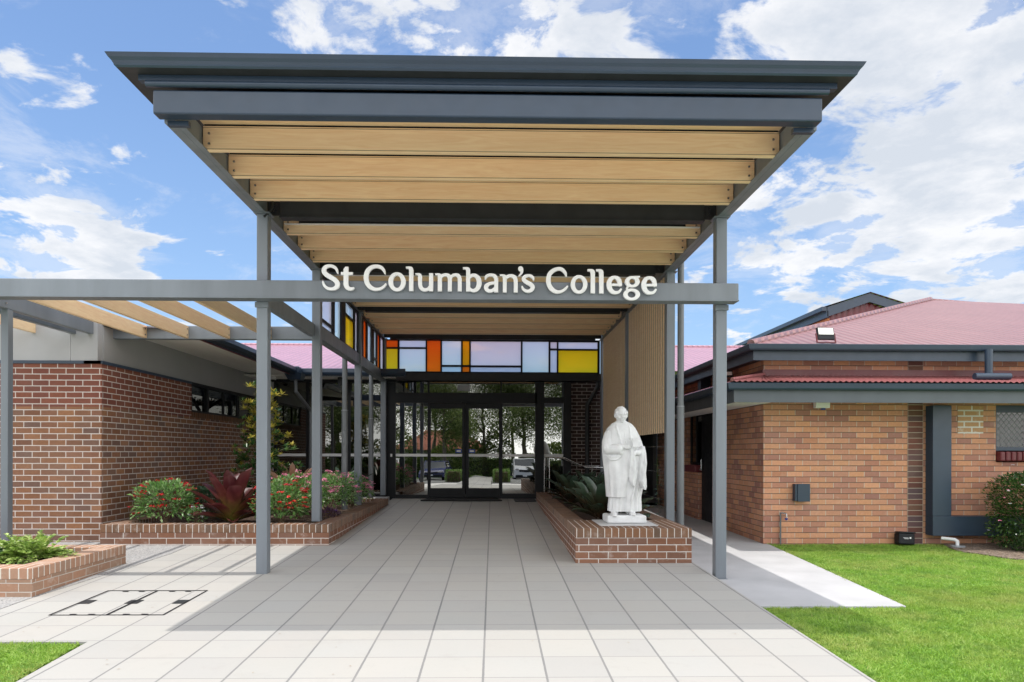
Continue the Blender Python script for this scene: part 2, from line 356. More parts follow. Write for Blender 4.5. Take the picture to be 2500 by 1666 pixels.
def mirrorglass(name, refl=.42, tint=(.16, .17, .16), wav=.0):
    m = bpy.data.materials.new(name); m.use_nodes = True; t = NT(m.node_tree); MATS[name] = m
    for n in list(t.n): t.n.remove(n)
    out = t.new('ShaderNodeOutputMaterial')
    gl = t.new('ShaderNodeBsdfGlossy'); gl.inputs['Roughness'].default_value = .0; gl.inputs[0].default_value = (.95, .95, .9, 1)
    tp = t.new('ShaderNodeBsdfTransparent'); tp.inputs[0].default_value = (*tint, 1)
    lw = t.new('ShaderNodeLayerWeight'); lw.inputs[0].default_value = .25
    mx = t.new('ShaderNodeMixShader'); t.put(mx.inputs[0], t.mr(lw.outputs['Fresnel'], 0., 1., refl, 1.))
    if wav: t.put(gl.inputs['Normal'], t.bump(t.noise(geo_pos(t), 1.6, 1), wav, .02))
    t.l.new(tp.outputs[0], mx.inputs[1]); t.l.new(gl.outputs[0], mx.inputs[2]); t.l.new(mx.outputs[0], out.inputs[0])
mirrorglass('door_glass', .38, (.2, .21, .2), .05); mirrorglass('side_glass', .13, (.12, .12, .12), .02); mirrorglass('dim_glass', .045, (.1, .1, .1)); mirrorglass('window_glass', .22, (.1, .11, .12)); mirrorglass('car_glass', .15, (.1, .12, .12))
def mulchmat(name, cs):
    m, t, b = newmat(name); p = geo_pos(t); v = t.new('ShaderNodeTexVoronoi'); t.put(v.inputs['Vector'], t.vm('MULTIPLY', p, (1., 2.2, 1.))); v.inputs['Scale'].default_value = 38
    c = t.ramp(t.sep(v.outputs['Color'])[0], cs); t.put(b.inputs['Base Color'], c); b.inputs['Roughness'].default_value = .95
    t.put(b.inputs['Normal'], t.bump(v.outputs['Distance'], 1., .02))
mulchmat('mulch_dark', [(.03, .018, .012), (.09, .05, .035), (.05, .03, .02), (.14, .09, .065)])
mulchmat('mulch_light', [(.16, .11, .08), (.34, .26, .2), (.1, .07, .05), (.42, .34, .28)])
def leafmat(name, cols, rough=.4, along=None, trans=.25, rim=None):
    m, t, b = newmat(name); a = t.new('ShaderNodeAttribute', attribute_name='rnd').outputs['Fac']
    c = t.ramp(a, cols)
    if along:
        l = t.new('ShaderNodeAttribute', attribute_name='lv').outputs['Fac']; f = t.ramp(l, along)
        c = t.mix(.78, c, f)
        n = t.noise(geo_pos(t), 14., 3); c = t.mix(t.mr(n, .3, .7, 0., .3), c, tuple(x * .6 for x in cols[0]))
    if name == 'grass_blade':
        g1 = t.noise(geo_pos(t), 1.4, 5, .6); g2 = t.noise(geo_pos(t), 7., 4)
        c = t.mix(t.mr(g1, .42, .68, 0., .6), c, (.46, .45, .14)); c = t.mix(t.mr(g2, .48, .7, 0., .6), c, (.09, .21, .03)); c = t.mix(t.m('MULTIPLY', t.mr(a, .955, .965), .8), c, (.6, .52, .25))
    t.put(b.inputs['Base Color'], c); b.inputs['Roughness'].default_value = rough; b.inputs['Specular IOR Level'].default_value = .5
    if trans:
        tl = t.new('ShaderNodeBsdfTranslucent'); t.put(tl.inputs[0], c); mx = t.new('ShaderNodeMixShader'); mx.inputs[0].default_value = trans
        out = [n for n in t.n if n.type == 'OUTPUT_MATERIAL'][0]
        t.l.new(b.outputs[0], mx.inputs[1]); t.l.new(tl.outputs[0], mx.inputs[2]); t.l.new(mx.outputs[0], out.inputs[0])
leafmat('leaf_penta', [(.07, .17, .04), (.2, .38, .1), (.12, .26, .07), (.42, .55, .28)], .3)
leafmat('leaf_ivy', [(.04, .1, .045), (.08, .15, .08), (.05, .12, .05)])
leafmat('leaf_magnolia', [(.03, .08, .025), (.05, .12, .035), (.09, .17, .05), (.14, .2, .06)], .2)
leafmat('leaf_gold', [(.42, .36, .05), (.55, .45, .08), (.3, .32, .06)], .3)
leafmat('leaf_lime', [(.24, .38, .07), (.36, .5, .12), (.5, .6, .2), (.14, .28, .06)])
leafmat('leaf_small', [(.02, .055, .015), (.05, .11, .025), (.03, .08, .02), (.14, .22, .06)], .22)
leafmat('leaf_tree', [(.06, .11, .025), (.13, .19, .045), (.2, .26, .07), (.3, .34, .12)], .5)
leafmat('leaf_hedge', [(.06, .14, .015), (.12, .22, .03), (.2, .32, .05)], .5)
leafmat('leaf_purple', [(.05, .02, .05), (.09, .04, .08)], .4)
leafmat('leaf_dry', [(.3, .22, .15), (.42, .33, .25)], .7)
leafmat('fl_red', [(.42, .006, .012), (.55, .012, .015), (.3, .004, .01)], .6, trans=.15)
leafmat('fl_scarlet', [(.7, .03, .03), (.85, .06, .05)], .6, trans=.15)
leafmat('fl_pink', [(.75, .2, .36), (.85, .35, .48), (.65, .14, .3)], .6, trans=.2)
leafmat('fl_white', [(.85, .85, .88), (.75, .75, .8)], .6, trans=.2)
leafmat('fl_purple', [(.15, .05, .4), (.22, .1, .5)], .6, trans=.2)
leafmat('brom_maroon', [(.1, .02, .02), (.17, .035, .03), (.08, .02, .03)], .28, along=[(.34, .36, .06), (.28, .2, .05), (.14, .045, .03), (.085, .018, .022), (.14, .055, .055)], trans=.25)
leafmat('brom_copper', [(.2, .08, .04), (.28, .12, .06)], .3, along=[(.2, .16, .03), (.26, .1, .04), (.3, .14, .08), (.42, .3, .24)], trans=.3)
leafmat('brom_green', [(.015, .035, .018), (.03, .055, .03), (.05, .09, .06), (.05, .02, .015)], .25, along=[(.07, .015, .01), (.05, .03, .015), (.045, .075, .045), (.11, .17, .13)], trans=.15)
leafmat('grass_blade', [(.15, .29, .02), (.24, .42, .045), (.33, .52, .08), (.46, .6, .17)], .55, trans=.35)
plain('grass_soil', (.1, .22, .02), .9, .3, 20)
# ------------------------------------------------------------------ foliage builders (numpy)
def frame(dirs, roll=None):
    y = dirs / np.linalg.norm(dirs, axis=1, keepdims=True)
    up = np.tile([0, 0, 1.], (len(y), 1)); x = np.cross(y, up); nn = np.linalg.norm(x, axis=1, keepdims=True)
    x = np.where(nn < 1e-3, [[1., 0, 0]], x / np.maximum(nn, 1e-6)); z = np.cross(x, y)
    if roll is not None:
        c, s_ = np.cos(roll)[:, None], np.sin(roll)[:, None]; x, z = x * c + z * s_, z * c - x * s_
    return x, y, z
def leaves(pos, dirs, L, W, mi=0, roll=None, fold=.15, droop=.15):
    n = len(pos); x, y, z = frame(dirs, roll)
    L = np.broadcast_to(L, n)[:, None]; W = np.broadcast_to(W, n)[:, None]
    tmpl = [(0, 0, 0), (-.5, .45, fold), (.5, .45, fold), (0, 1., -droop), (0, .48, 0)]
    V = np.stack([pos + x * W * a + y * L * b + z * W * c * (1 if a else 1) for a, b, c in tmpl], 1).reshape(-1, 3)
    F = np.array([(0, 4, 1), (4, 3, 1), (0, 2, 4), (4, 2, 3)])[None] + (np.arange(n) * 5)[:, None, None]
    r = np.repeat(rng.random(n), 5); lv = np.tile([0, .5, .5, 1, .5], n)
    return V, F.reshape(-1, 3), np.full(n * 4, mi), r, lv
def combine(parts):
    V = []; F = []; Mi = []; A = []; B = []; k = 0
    for v, f, m, a, b in parts: V.append(v); F.append(f + k); Mi.append(m); A.append(a); B.append(b); k += len(v)
    return [np.concatenate(q) for q in (V, F, Mi, A, B)]
def npmesh(name, parts, mats, parent=None, smooth=False):
    V, F, Mi, A, B = combine(parts)
    me = bpy.data.meshes.new(name); me.vertices.add(len(V)); me.vertices.foreach_set('co', V.astype('f').ravel())
    k = F.shape[1]; me.loops.add(F.size); me.loops.foreach_set('vertex_index', F.ravel().astype('i'))
    me.polygons.add(len(F)); me.polygons.foreach_set('loop_start', np.arange(0, F.size, k, dtype='i'))
    me.polygons.foreach_set('material_index', Mi.astype('i'))
    if smooth: me.polygons.foreach_set('use_smooth', np.ones(len(F), bool))
    for nm, arr in (('rnd', A), ('lv', B)):
        at = me.attributes.new(nm, 'FLOAT', 'POINT'); at.data.foreach_set('value', arr.astype('f'))
    for m in mats: me.materials.append(MATS[m])
    me.update(calc_edges=True); me.validate()
    o = bpy.data.objects.new(name, me); COL.objects.link(o)
    if parent is not None:
        L = wloc(parent); me.transform(Matrix.Translation(-L)); o.parent = parent; WL[o] = L.copy()
    else: WL[o] = Vector((0, 0, 0))
    return o
def dirs_rand(n, zlo=-1., zhi=1.):
    z = rng.uniform(zlo, zhi, n); a = rng.uniform(0, 2 * np.pi, n); r = np.sqrt(1 - z * z)
    return np.stack([r * np.cos(a), r * np.sin(a), z], 1)
def shell(n, c, rad, zlo=-.4, inner=.45, lump=.12, seed=0):
    d = dirs_rand(n, zlo, 1.)
    ph = rng.uniform(0, 6, 6)
    lm = 1 + lump * (np.sin(d[:, 0] * 4 + ph[0]) * np.sin(d[:, 1] * 5 + ph[1]) + np.sin(d[:, 2] * 6 + ph[2]) * .6)
    r = (inner + (1 - inner) * rng.random(n) ** .45) * lm
    p = d * r[:, None] * np.array(rad) + np.array(c); return p, d
def flowers(c, n_pet, R_, size, mi):
    # cluster of star petals on a small dome
    d = dirs_rand(n_pet, .1, 1.); p = d * R_ * np.array([1, 1, .6]) + np.array(c)
    return leaves(p, dirs_rand(n_pet, -.1, .5), size, size * .8, mi, roll=rng.uniform(-1, 1, n_pet))
def stems(c, rad, n, zb):
    mb = MB()
    for i in range(n):
        a = random.uniform(0, 6.28); q = random.uniform(.2, .8)
        mb.tube((c[0] + random.uniform(-.05, .05), c[1] + random.uniform(-.05, .05), zb), (c[0] + rad[0] * q * math.cos(a), c[1] + rad[1] * q * math.sin(a), c[2] + rad[2] * random.uniform(0, .6)), .006, 5, 0, .003)
    return mb
def bush(name, label, cat, c, rad, n, L, W, leaf, fl=None, nfl=0, flr=.035, fls=.022, base=None, group=None, zlo=-.5, topbias=.0, extra=None):
    zb = base if base is not None else c[2] - rad[2]
    e = empty(name, (c[0], c[1], zb), label, cat, group)
    p, d = shell(n, c, rad, zlo); p[:, 2] = np.maximum(p[:, 2], zb + .02)
    dd = d + dirs_rand(n) * .75 + np.array([0, 0, .25])
    parts = [leaves(p, dd, L * rng.uniform(.7, 1.25, n), W * rng.uniform(.8, 1.2, n), 0, rng.uniform(-.6, .6, n))]
    npmesh('foliage', parts, [leaf], e)
    if fl:
        for k in range(nfl):
            q = dirs_rand(1, topbias, 1.)[0]; cc = np.array(c) + q * np.array(rad) * rng.uniform(.95, 1.12)
            npmesh('flower_head', [flowers(cc, 14, flr * rng.uniform(.7, 1.2), fls, rng.integers(0, len(fl)))], fl, e)
    stems(c, rad, 14, zb).build('stem', 'stem', e)
    return e
def blade(base, az, el0, el1, L, W, nseg=9, cup=.35, mi=0, r=None, prof=None, tipf=0):
    # curved strap leaf: elevation goes el0->el1 along its length
    ts = np.linspace(0, 1, nseg + 1); p = np.array(base, float); pts = []; V = []
    prof = prof or (lambda q: (.45 + .55 * min(1, q * 3)) * (1 - max(0, (q - .62) / .38) ** 2.6) ** .5 if q < 1 else .02)
    h = np.array([math.cos(az), math.sin(az), 0]); side = np.array([-math.sin(az), math.cos(az), 0])
    for i, q in enumerate(ts):
        e = el0 + (el1 - el0) * q ** 1.2; dr = h * math.cos(e) + np.array([0, 0, math.sin(e)]); nr = -h * math.sin(e) + np.array([0, 0, math.cos(e)])
        if i: p = p + dr * (L / nseg)
        w_ = W * prof(q) / 2
        V += [p - side * w_ + nr * w_ * cup, p.copy(), p + side * w_ + nr * w_ * cup]
    V = np.array(V); F = []
    for i in range(nseg):
        a = i * 3; F += [(a, a + 1, a + 4, a + 3), (a + 1, a + 2, a + 5, a + 4)]
    r = rng.random() if r is None else r
    return V, np.array(F), np.full(len(F), mi), np.full(len(V), r), np.repeat(ts, 3)
def rosette(name, label, cat, base, n, L, W, mats, group=None, up=(1.35, .25), down=(.9, -.5), seed=0):
    e = empty(name, base, label, cat, group); st = np.random.default_rng(seed)
    for k in range(n):
        q = k / n; az = k * 2.39996 + st.uniform(-.2, .2)
        e0 = up[0] + (up[1] - up[0]) * q; e1 = down[0] + (down[1] - down[0]) * q
        LL = L * (.72 + .35 * math.sin(math.pi * min(1, q + .25))) * st.uniform(.88, 1.1)
        b = np.array(base) + np.array([math.cos(az), math.sin(az), 0]) * (.02 + .05 * q) + np.array([0, 0, .02 + .1 * (1 - q)])
        npmesh('leaf', [blade(b, az, e0, e1, LL, W * st.uniform(.85, 1.1), 10, .5)], [mats], e, True)
    return e
# ================================================================== SETTING
def fz(y): return .0288 * (y - 8.54)
def slab(name, pts, zf, mat, th=.1, kind='structure', extra=None):
    mb = MB(); n = len(pts); vs = [(x, y, zf(x, y)) for x, y in pts] + [(x, y, zf(x, y) - th) for x, y in pts]
    mb.add(vs, [tuple(range(n)), tuple(range(n, 2 * n))[::-1]] + [(i, (i + 1) % n, n + (i + 1) % n, n + i) for i in range(n)])
    return tag(mb.build(name, mat), kind=kind)
mb = MB()
ys = [-220, -60, -26, 8.5, 12, 220]; zg = [-1.3, -1.3, -1.14, -.16, -.16, -.16]
for i in range(5): mb.add([(-220, ys[i], zg[i]), (220, ys[i], zg[i]), (220, ys[i + 1], zg[i + 1]), (-220, ys[i + 1], zg[i + 1])], [(0, 1, 2, 3)])
tag(mb.build('ground', 'grass_soil'), kind='structure')
rz = lambda x, y: -.045 + .0135 * (y - 10.65)
lz = lambda x, y: rz(x, y) - .012
slab('paving', [(-4.42, 5.36), (-3.08, 5.36), (-3.0, 3.5), (-2.6, -2.5), (2.48, -2.5), (2.48, 8.6), (2.6, 18.), (-2.4, 18.), (-2.4, 9.9), (-4.24, 9.9), (-4.2, 9.2), (-4.42, 6.7)], lambda x, y: fz(y), 'pavers', .12)
slab('concrete_path', [(2.484, 6.57), (3.94, 6.55), (4.25, 10.75), (4.25, 19), (2.62, 19), (2.5, 9)], rz, 'concrete', .1)
slab('side_path', [(-12, 5.36), (-4.424, 5.36), (-4.424, 6.7), (-4.204, 9.2), (-4.244, 9.92), (-12, 9.92)], lambda x, y: fz(y) + .004, 'aggregate', .1)
slab('left_path_margin', [(-5.6, 9.93), (-12, 9.93), (-12, 10.3), (-5.6, 10.3)], lambda x, y: .045, 'aggregate', .1)
slab('lawn_base', [(2.52, 2.2), (14, 2.2), (14, 10.9), (4.3, 10.9), (3.98, 6.52), (2.52, 6.54)], lz, 'grass_soil', .1)
slab('lawn_base', [(-12, 2.2), (-3.06, 2.2), (-3.12, 5.33), (-12, 5.33)], lambda x, y: fz(y) - .01, 'grass_soil', .1)
slab('mulch_bed', [(6.95, 10.64), (6.72, 9.95), (7.0, 9.25), (7.6, 8.9), (12, 8.6), (12, 10.64)], lambda x, y: lz(x, y) + .02, 'mulch_light', .06)
plain('bounce_concrete', (.62, .60, .57), .85, .06, 1.2, bump=.2)
for a, b_ in ((-40, -3.02), (2.49, 40)): slab('bounce_forecourt', [(a, -9.0), (b_, -9.0), (b_, 2.1), (a, 2.1)], lambda x, y: fz(y) - .06, 'bounce_concrete', .1)  # added pale ground behind the viewpoint, bounces light under the canopy
slab('bounce_forecourt', [(-3.0, -9.0), (-1.92, -9.0), (-1.92, -2.52), (-3.0, -2.52)], lambda x, y: fz(y) - .05, 'bounce_concrete', .1); slab('bounce_forecourt', [(-.08, -9.0), (2.47, -9.0), (2.47, -2.52), (-.08, -2.52)], lambda x, y: fz(y) - .05, 'bounce_concrete', .1)
slab('garden_path', [(-1.9, -34), (-.1, -34), (-.1, -2.52), (-1.9, -2.52)], lambda x, y: fz(max(y, -26)) + .01, 'pavers', .1)
slab('car_park', [(-40, -30), (-1.92, -30), (-1.92, -9.), (-40, -9.)], lambda x, y: fz(max(y, -26)) - .03, 'asphalt', .1)
slab('car_park', [(-.08, -34), (40, -34), (40, -9.), (-.08, -9.)], lambda x, y: fz(max(y, -26)) - .03, 'asphalt', .1)
def grass(name, rects, per, inside, zf, hmin=.022, hmax=.045, loc=None):
    P = []
    for x0, x1, y0, y1, dn in rects:
        n = int((x1 - x0) * (y1 - y0) * dn); q = np.stack([rng.uniform(x0, x1, n), rng.uniform(y0, y1, n)], 1); P.append(q[inside(q)])
    P = np.concatenate(P); n = len(P)
    z = np.array([zf(a, b) for a, b in P]); pos = np.stack([P[:, 0], P[:, 1], z], 1)
    cl = np.sin(P[:, 0] * 7.1 + np.sin(P[:, 1] * 5)) * np.sin(P[:, 1] * 6.3 + np.cos(P[:, 0] * 4)) * .5 + .5
    d = dirs_rand(n, .35, 1.); x, y, zz = frame(d, rng.uniform(0, 6.28, n)); h = rng.uniform(hmin, hmax, n)[:, None] * (.75 + .5 * cl[:, None]); W = .0042
    V = np.stack([pos - x * W, pos + x * W, pos + y * h + np.array([0, 0, -.3]) * h * rng.random((n, 1)) + x * .2 * h], 1).reshape(-1, 3)
    F = np.arange(n * 3).reshape(-1, 3)
    r = np.clip(rng.random(n) * .65 + cl * .35, 0, 1)
    o = npmesh(name, [(V, F, np.zeros(n), np.repeat(r, 3), np.tile([0, 0, 1], n))], ['grass_blade'])
    return tag(o, kind='stuff')
def inR(q):
    x, y = q[:, 0], q[:, 1]; ed = .02 * np.sin(y * 23) + .015 * np.sin(y * 61) - .035
    path = (y > 6.53 + .015 * np.sin(x * 31)) & (x < 3.97 + (y - 6.55) * .073 + ed)
    bed = (x > 6.95 - (10.6 - y) * .35 + np.where(y < 9.95, (9.95 - y) * .8, 0) + .06 * np.sin(y * 14)) & (y > 8.8)
    return ~path & ~bed & (y < 10.64) & (x > 2.5)
o = grass('lawn_grass', [(2.5, 4.3, 3.9, 6.7, 9000), (4.3, 6.2, 4.6, 7.5, 8000), (3.9, 9.6, 6.5, 10.64, 5200), (6.2, 9.6, 5.8, 6.5, 5000)], 0, inR, lz)
tag(o, 'bright green mown grass of the lawn beside the concrete path', 'grass')
o = grass('lawn_grass', [(-5.2, -3.02, 4.0, 5.4, 9000)], 0, lambda q: (q[:, 1] < 5.34) & (q[:, 0] < -3.06 - (q[:, 1] - 4.5) * .06), lambda x, y: fz(y) - .01)
tag(o, 'bright green grass patch at the left of the paving', 'grass')
# chipped bark on the right bed
n = 2600; q = np.stack([rng.uniform(6.75, 9.6, n), rng.uniform(8.8, 10.6, n)], 1); q = q[(q[:, 0] > 6.98 - (10.6 - q[:, 1]) * .3 + np.where(q[:, 1] < 9.95, (9.95 - q[:, 1]) * .8, 0))]
pos = np.column_stack([q, lz(q[:, 0], q[:, 1]) + .028])
tag(npmesh('bark_chips', [leaves(pos, dirs_rand(len(pos), -.25, .25), rng.uniform(.02, .055, len(pos)), .014, 0)], ['leaf_dry']), 'dry brown bark chips on the garden bed beside the lawn', 'mulch', kind='stuff')
# ------------------------------------------------------------------ CANOPY
can = empty('entrance_canopy', (0, 7.95, -.02), 'tall grey steel entrance canopy with timber look ceiling slats over the paved walk', 'canopy')
PY = [7.95, 10.35, 13.5, 16.62]; ZB = 4.05
for k, y in enumerate(PY):
    for sx_ in (-1, 1):
        X = 2.6 if sx_ < 0 else 2.605
        if sx_ > 0 and k: X = 2.64
        zb = fz(y) - .02 if k == 0 else (.33 if sx_ < 0 else -.05)
        if k == 0 and sx_ > 0: zb = -.085
        mb = MB().bbox(sx_ * X - .0625, sx_ * X + .0625, y - .0625, y + .0625, zb, ZB - .012, .008)
        mb.box(sx_ * X - .09, sx_ * X + .09, y - .09, y + .09, ZB - .012, ZB - .001)          # cap plate
        if k == 0: mb.box(sx_ * X - .075, sx_ * X + .075, y - .075, y + .075, zb, zb + .006)
        mb.build('post', 'steel_paint', can)
for s_ in (-1, 1):   # side beams: channel sections running back
    o_ = 0 if s_ < 0 else -.02
    mb = MB(); a, b_ = (s_ * 2.61, s_ * 2.70) if s_ > 0 else (s_ * 2.70, s_ * 2.61)
    mb.bbox(a, b_, 5.76, 16.75, ZB, ZB + .22, .006)
    mb.box(min(s_ * 2.56, s_ * 2.61), max(s_ * 2.56, s_ * 2.61), 5.8, 16.7, ZB + .001, ZB + .012)
    mb.build('side_beam', 'dark_steel' if False else 'steel_paint', can)
MB().bbox(-2.735, 2.69, 5.64, 5.755, 4.07, 4.262, .012).build('front_beam', 'gutter_paint', can)
mb = MB(); mb.box(-2.67, -2.5, 5.757, 5.80, 4.03, 4.07); mb.box(2.5, 2.67, 5.757, 5.80, 4.03, 4.07); mb.tube((-2.78, 5.625, 4.30), (2.73, 5.625, 4.30), .026, 10, 0); mb.box(-2.84, 2.80, 5.62, 5.68, 4.325, 4.37)
mb.build('gutter_lip', 'gutter_paint', can)
for y in (8.08, 10.52, 13.42, 16.66):
    mb = MB().bbox(-2.45, 2.45, y - .04, y + .04, ZB + .0, ZB + .2, .005)
    mb.box(-2.45, 2.45, y - .07, y + .07, ZB - .008, ZB + .004)
    for s_ in (-1, 1):
        mb.box(min(s_ * 2.45, s_ * 2.6), max(s_ * 2.45, s_ * 2.6), y - .012, y + .012, ZB + .03, ZB + .19)
        for zz in (.08, .15): mb.tube((s_ * 2.52, y - .035, ZB + zz), (s_ * 2.52, y - .012, ZB + zz), .014, 6)
    mb.build('cross_beam', 'dark_steel', can)
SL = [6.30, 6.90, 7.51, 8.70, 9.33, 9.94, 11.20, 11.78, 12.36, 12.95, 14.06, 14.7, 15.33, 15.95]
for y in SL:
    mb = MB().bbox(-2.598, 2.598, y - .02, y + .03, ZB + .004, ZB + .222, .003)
    mb.box(-2.59, 2.59, y - .012, y + .02, ZB + .2, ZB + .24, 2); mb.box(-2.597, 2.597, y - .0208, y - .019, ZB + .014, ZB + .019, 3); mb.box(-2.597, 2.597, y - .0208, y - .019, ZB + .206, ZB + .211, 3)  # dark strips stand in for shadow lines above and along the slat face
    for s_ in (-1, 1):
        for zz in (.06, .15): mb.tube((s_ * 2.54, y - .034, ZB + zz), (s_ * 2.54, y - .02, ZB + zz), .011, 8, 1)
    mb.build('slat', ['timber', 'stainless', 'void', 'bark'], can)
for y in (8.70, 11.20, 14.06):
    mb = MB().box(-2.4, 2.4, y - .055, y - .022, ZB + .128, ZB + .228, 0); mb.box(-2.58, 2.58, y - .06, y - .022, ZB + .116, ZB + .127, 1)
    mb.build('light_channel', ['void', 'white_plastic'], can)
MB().box(-2.6, 2.6, 5.76, 16.7, 4.291, 4.30).build('ceiling_lining', 'timber', can)
# roof tray: cyma fascia swept around three sides
prof = [(0, 4.372), (.012, 4.384), (.015, 4.395), (.026, 4.414), (.044, 4.434), (.054, 4.45), (.06, 4.462), (.05, 4.466), (.03, 4.45), (.0, 4.44)]
mb = MB(); ring = []
for o_, z in prof: ring.append([(-2.96 - o_, 16.9, z), (-2.96 - o_, 5.52 - o_, z), (2.895 + o_, 5.52 - o_, z), (2.895 + o_, 16.9, z)])
for a, b_ in zip(ring[:-1], ring[1:]):
    for i in range(3): mb.add([a[i], a[i + 1], b_[i + 1], b_[i]], [(0, 1, 2, 3)])
mb.build('fascia', 'gutter_paint', can)
mb = MB(); mb.add([(-2.96, 5.52, 4.372), (2.895, 5.52, 4.372), (2.895, 16.9, 4.372), (-2.96, 16.9, 4.372)], [(0, 1, 2, 3)]); mb.box(-2.92, 2.885, 5.53, 16.9, 4.376, 4.44)
mb.build('roof', 'dark_steel', can)
# conduit at left front post
mb = MB(); mb.path([(-2.52, 8.0, 4.22), (-2.50, 7.93, 4.12), (-2.53, 7.9, 4.05), (-2.58, 7.88, 4.0)], .012, 8); mb.build('conduit', 'dark_steel', can)
# lower side beams and clerestories
for y0, y1 in ((10.42, 13.43), (13.57, 16.55)):
    mb = MB().bbox(-2.66, -2.56, y0, y1, 3.04, 3.235, .006); mb.box(-2.68, -2.54, y0, y1, 3.03, 3.042); mb.build('lower_beam', 'steel_paint', can)
def panes(cells, fr, frmat, plane, pos, nm='clerestory_window'):
    # cells: (a0,a1,z0,z1,material) along the plane; fr: outer frame a0,a1,z0,z1
    mb = MB(); a0, a1, z0, z1 = fr
    As = sorted({c[0] for c in cells} | {c[1] for c in cells})
    def bx(p, q, r, s_, dpt=.03):
        if q - p < .002 or s_ - r < .002: return
        if plane == 'x': mb.box(pos - dpt, pos + dpt, p, q, r, s_)
        else: mb.box(p, q, pos - dpt, pos + dpt, r, s_)
    colz = {}
    for c in cells: colz.setdefault((c[0], c[1]), []).append(c)
    prev = a0
    for (p, q) in sorted(colz):
        bx(prev, p, z0, z1); prev = q; zz = z0
        for c in sorted(colz[(p, q)], key=lambda r: r[2]): bx(p, q, zz, c[2], .028); zz = c[3]
        bx(p, q, zz, z1, .028)
    bx(prev, a1, z0, z1)
    w_ = mb.build(nm, frmat, can)
    for p, q, r, s_, m in cells:
        e = .004
        b_ = MB().box(pos - .005, pos + .005, p - e, q + e, r - e, s_ + e) if plane == 'x' else MB().box(p - e, q + e, pos - .005, pos + .005, r - e, s_ + e)
        b_.build('pane', m, w_)
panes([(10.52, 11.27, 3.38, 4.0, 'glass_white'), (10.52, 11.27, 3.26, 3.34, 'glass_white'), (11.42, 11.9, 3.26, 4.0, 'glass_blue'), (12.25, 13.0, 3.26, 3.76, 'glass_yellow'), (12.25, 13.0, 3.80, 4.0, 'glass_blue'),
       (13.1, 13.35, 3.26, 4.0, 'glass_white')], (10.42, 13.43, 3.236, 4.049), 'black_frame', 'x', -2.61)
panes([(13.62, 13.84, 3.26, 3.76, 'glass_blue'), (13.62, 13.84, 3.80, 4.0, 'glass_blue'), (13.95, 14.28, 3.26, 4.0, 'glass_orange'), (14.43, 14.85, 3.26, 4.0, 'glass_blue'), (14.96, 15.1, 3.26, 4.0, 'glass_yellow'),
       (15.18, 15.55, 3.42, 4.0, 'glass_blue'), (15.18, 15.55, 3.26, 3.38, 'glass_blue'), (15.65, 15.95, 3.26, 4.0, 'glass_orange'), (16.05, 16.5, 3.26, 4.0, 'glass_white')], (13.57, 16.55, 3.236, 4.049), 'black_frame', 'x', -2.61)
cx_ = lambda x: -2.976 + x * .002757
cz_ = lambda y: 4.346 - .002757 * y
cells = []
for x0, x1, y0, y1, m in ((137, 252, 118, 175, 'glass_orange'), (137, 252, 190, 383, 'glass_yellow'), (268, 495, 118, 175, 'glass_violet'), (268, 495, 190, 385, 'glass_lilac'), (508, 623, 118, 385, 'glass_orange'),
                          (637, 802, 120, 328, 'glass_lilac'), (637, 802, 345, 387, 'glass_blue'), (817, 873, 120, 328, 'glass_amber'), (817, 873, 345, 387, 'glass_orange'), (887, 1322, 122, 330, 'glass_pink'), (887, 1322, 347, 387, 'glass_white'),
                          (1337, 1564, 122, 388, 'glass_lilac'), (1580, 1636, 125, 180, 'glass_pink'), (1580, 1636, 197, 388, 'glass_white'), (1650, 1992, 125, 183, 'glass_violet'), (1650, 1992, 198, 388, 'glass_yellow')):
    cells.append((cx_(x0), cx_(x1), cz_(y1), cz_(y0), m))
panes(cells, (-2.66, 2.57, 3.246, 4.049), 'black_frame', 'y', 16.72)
mb = MB().bbox(-2.55, 2.5, 16.58, 16.66, 3.06, 3.243, .005); mb.box(2.5, 2.58, 16.56, 16.60, 3.05, 3.23)
for z in (3.1, 3.17): mb.tube((2.54, 16.55, z), (2.54, 16.57, z), .014, 6)
mb.build('lower_beam', 'dark_steel', can)
# timber batten screen on the right
scr = empty('batten_screen', (2.63, 10.42, 1.66), 'vertical timber batten screen hung between the canopy posts behind the white statue', 'screen')
for y0, y1 in ((10.43, 13.42), (13.58, 16.5)):
    mb = MB(); n = int((y1 - y0) / .147)
    for i in range(n):
        y = y0 + (i + .5) * (y1 - y0) / n; mb.bbox(2.612, 2.63, y - .027, y + .027, 1.66, 4.04, .003)
    mb.build('batten_panel', 'timber_screen', scr)
    MB().box(2.6305, 2.645, y0, y1, 1.66, 4.04).build('backing', 'bark', scr)
cab = empty('cable_trellis', (2.63, 10.42, .6), 'thin stainless climbing cables strung low behind the statue between grey posts', 'cable')
for z in (1.45, 1.055, .63):
    mb = MB().tube((2.63, 10.42, z), (2.63, 16.5, z), .0035, 6); mb.tube((2.63, 10.415, z), (2.63, 10.5, z), .016, 10, 0, .008); mb.build('cable', 'stainless', cab)
mb = MB().tube((2.6, 16.55, 1.7), (2.6, 16.5, 1.7), .015, 8)
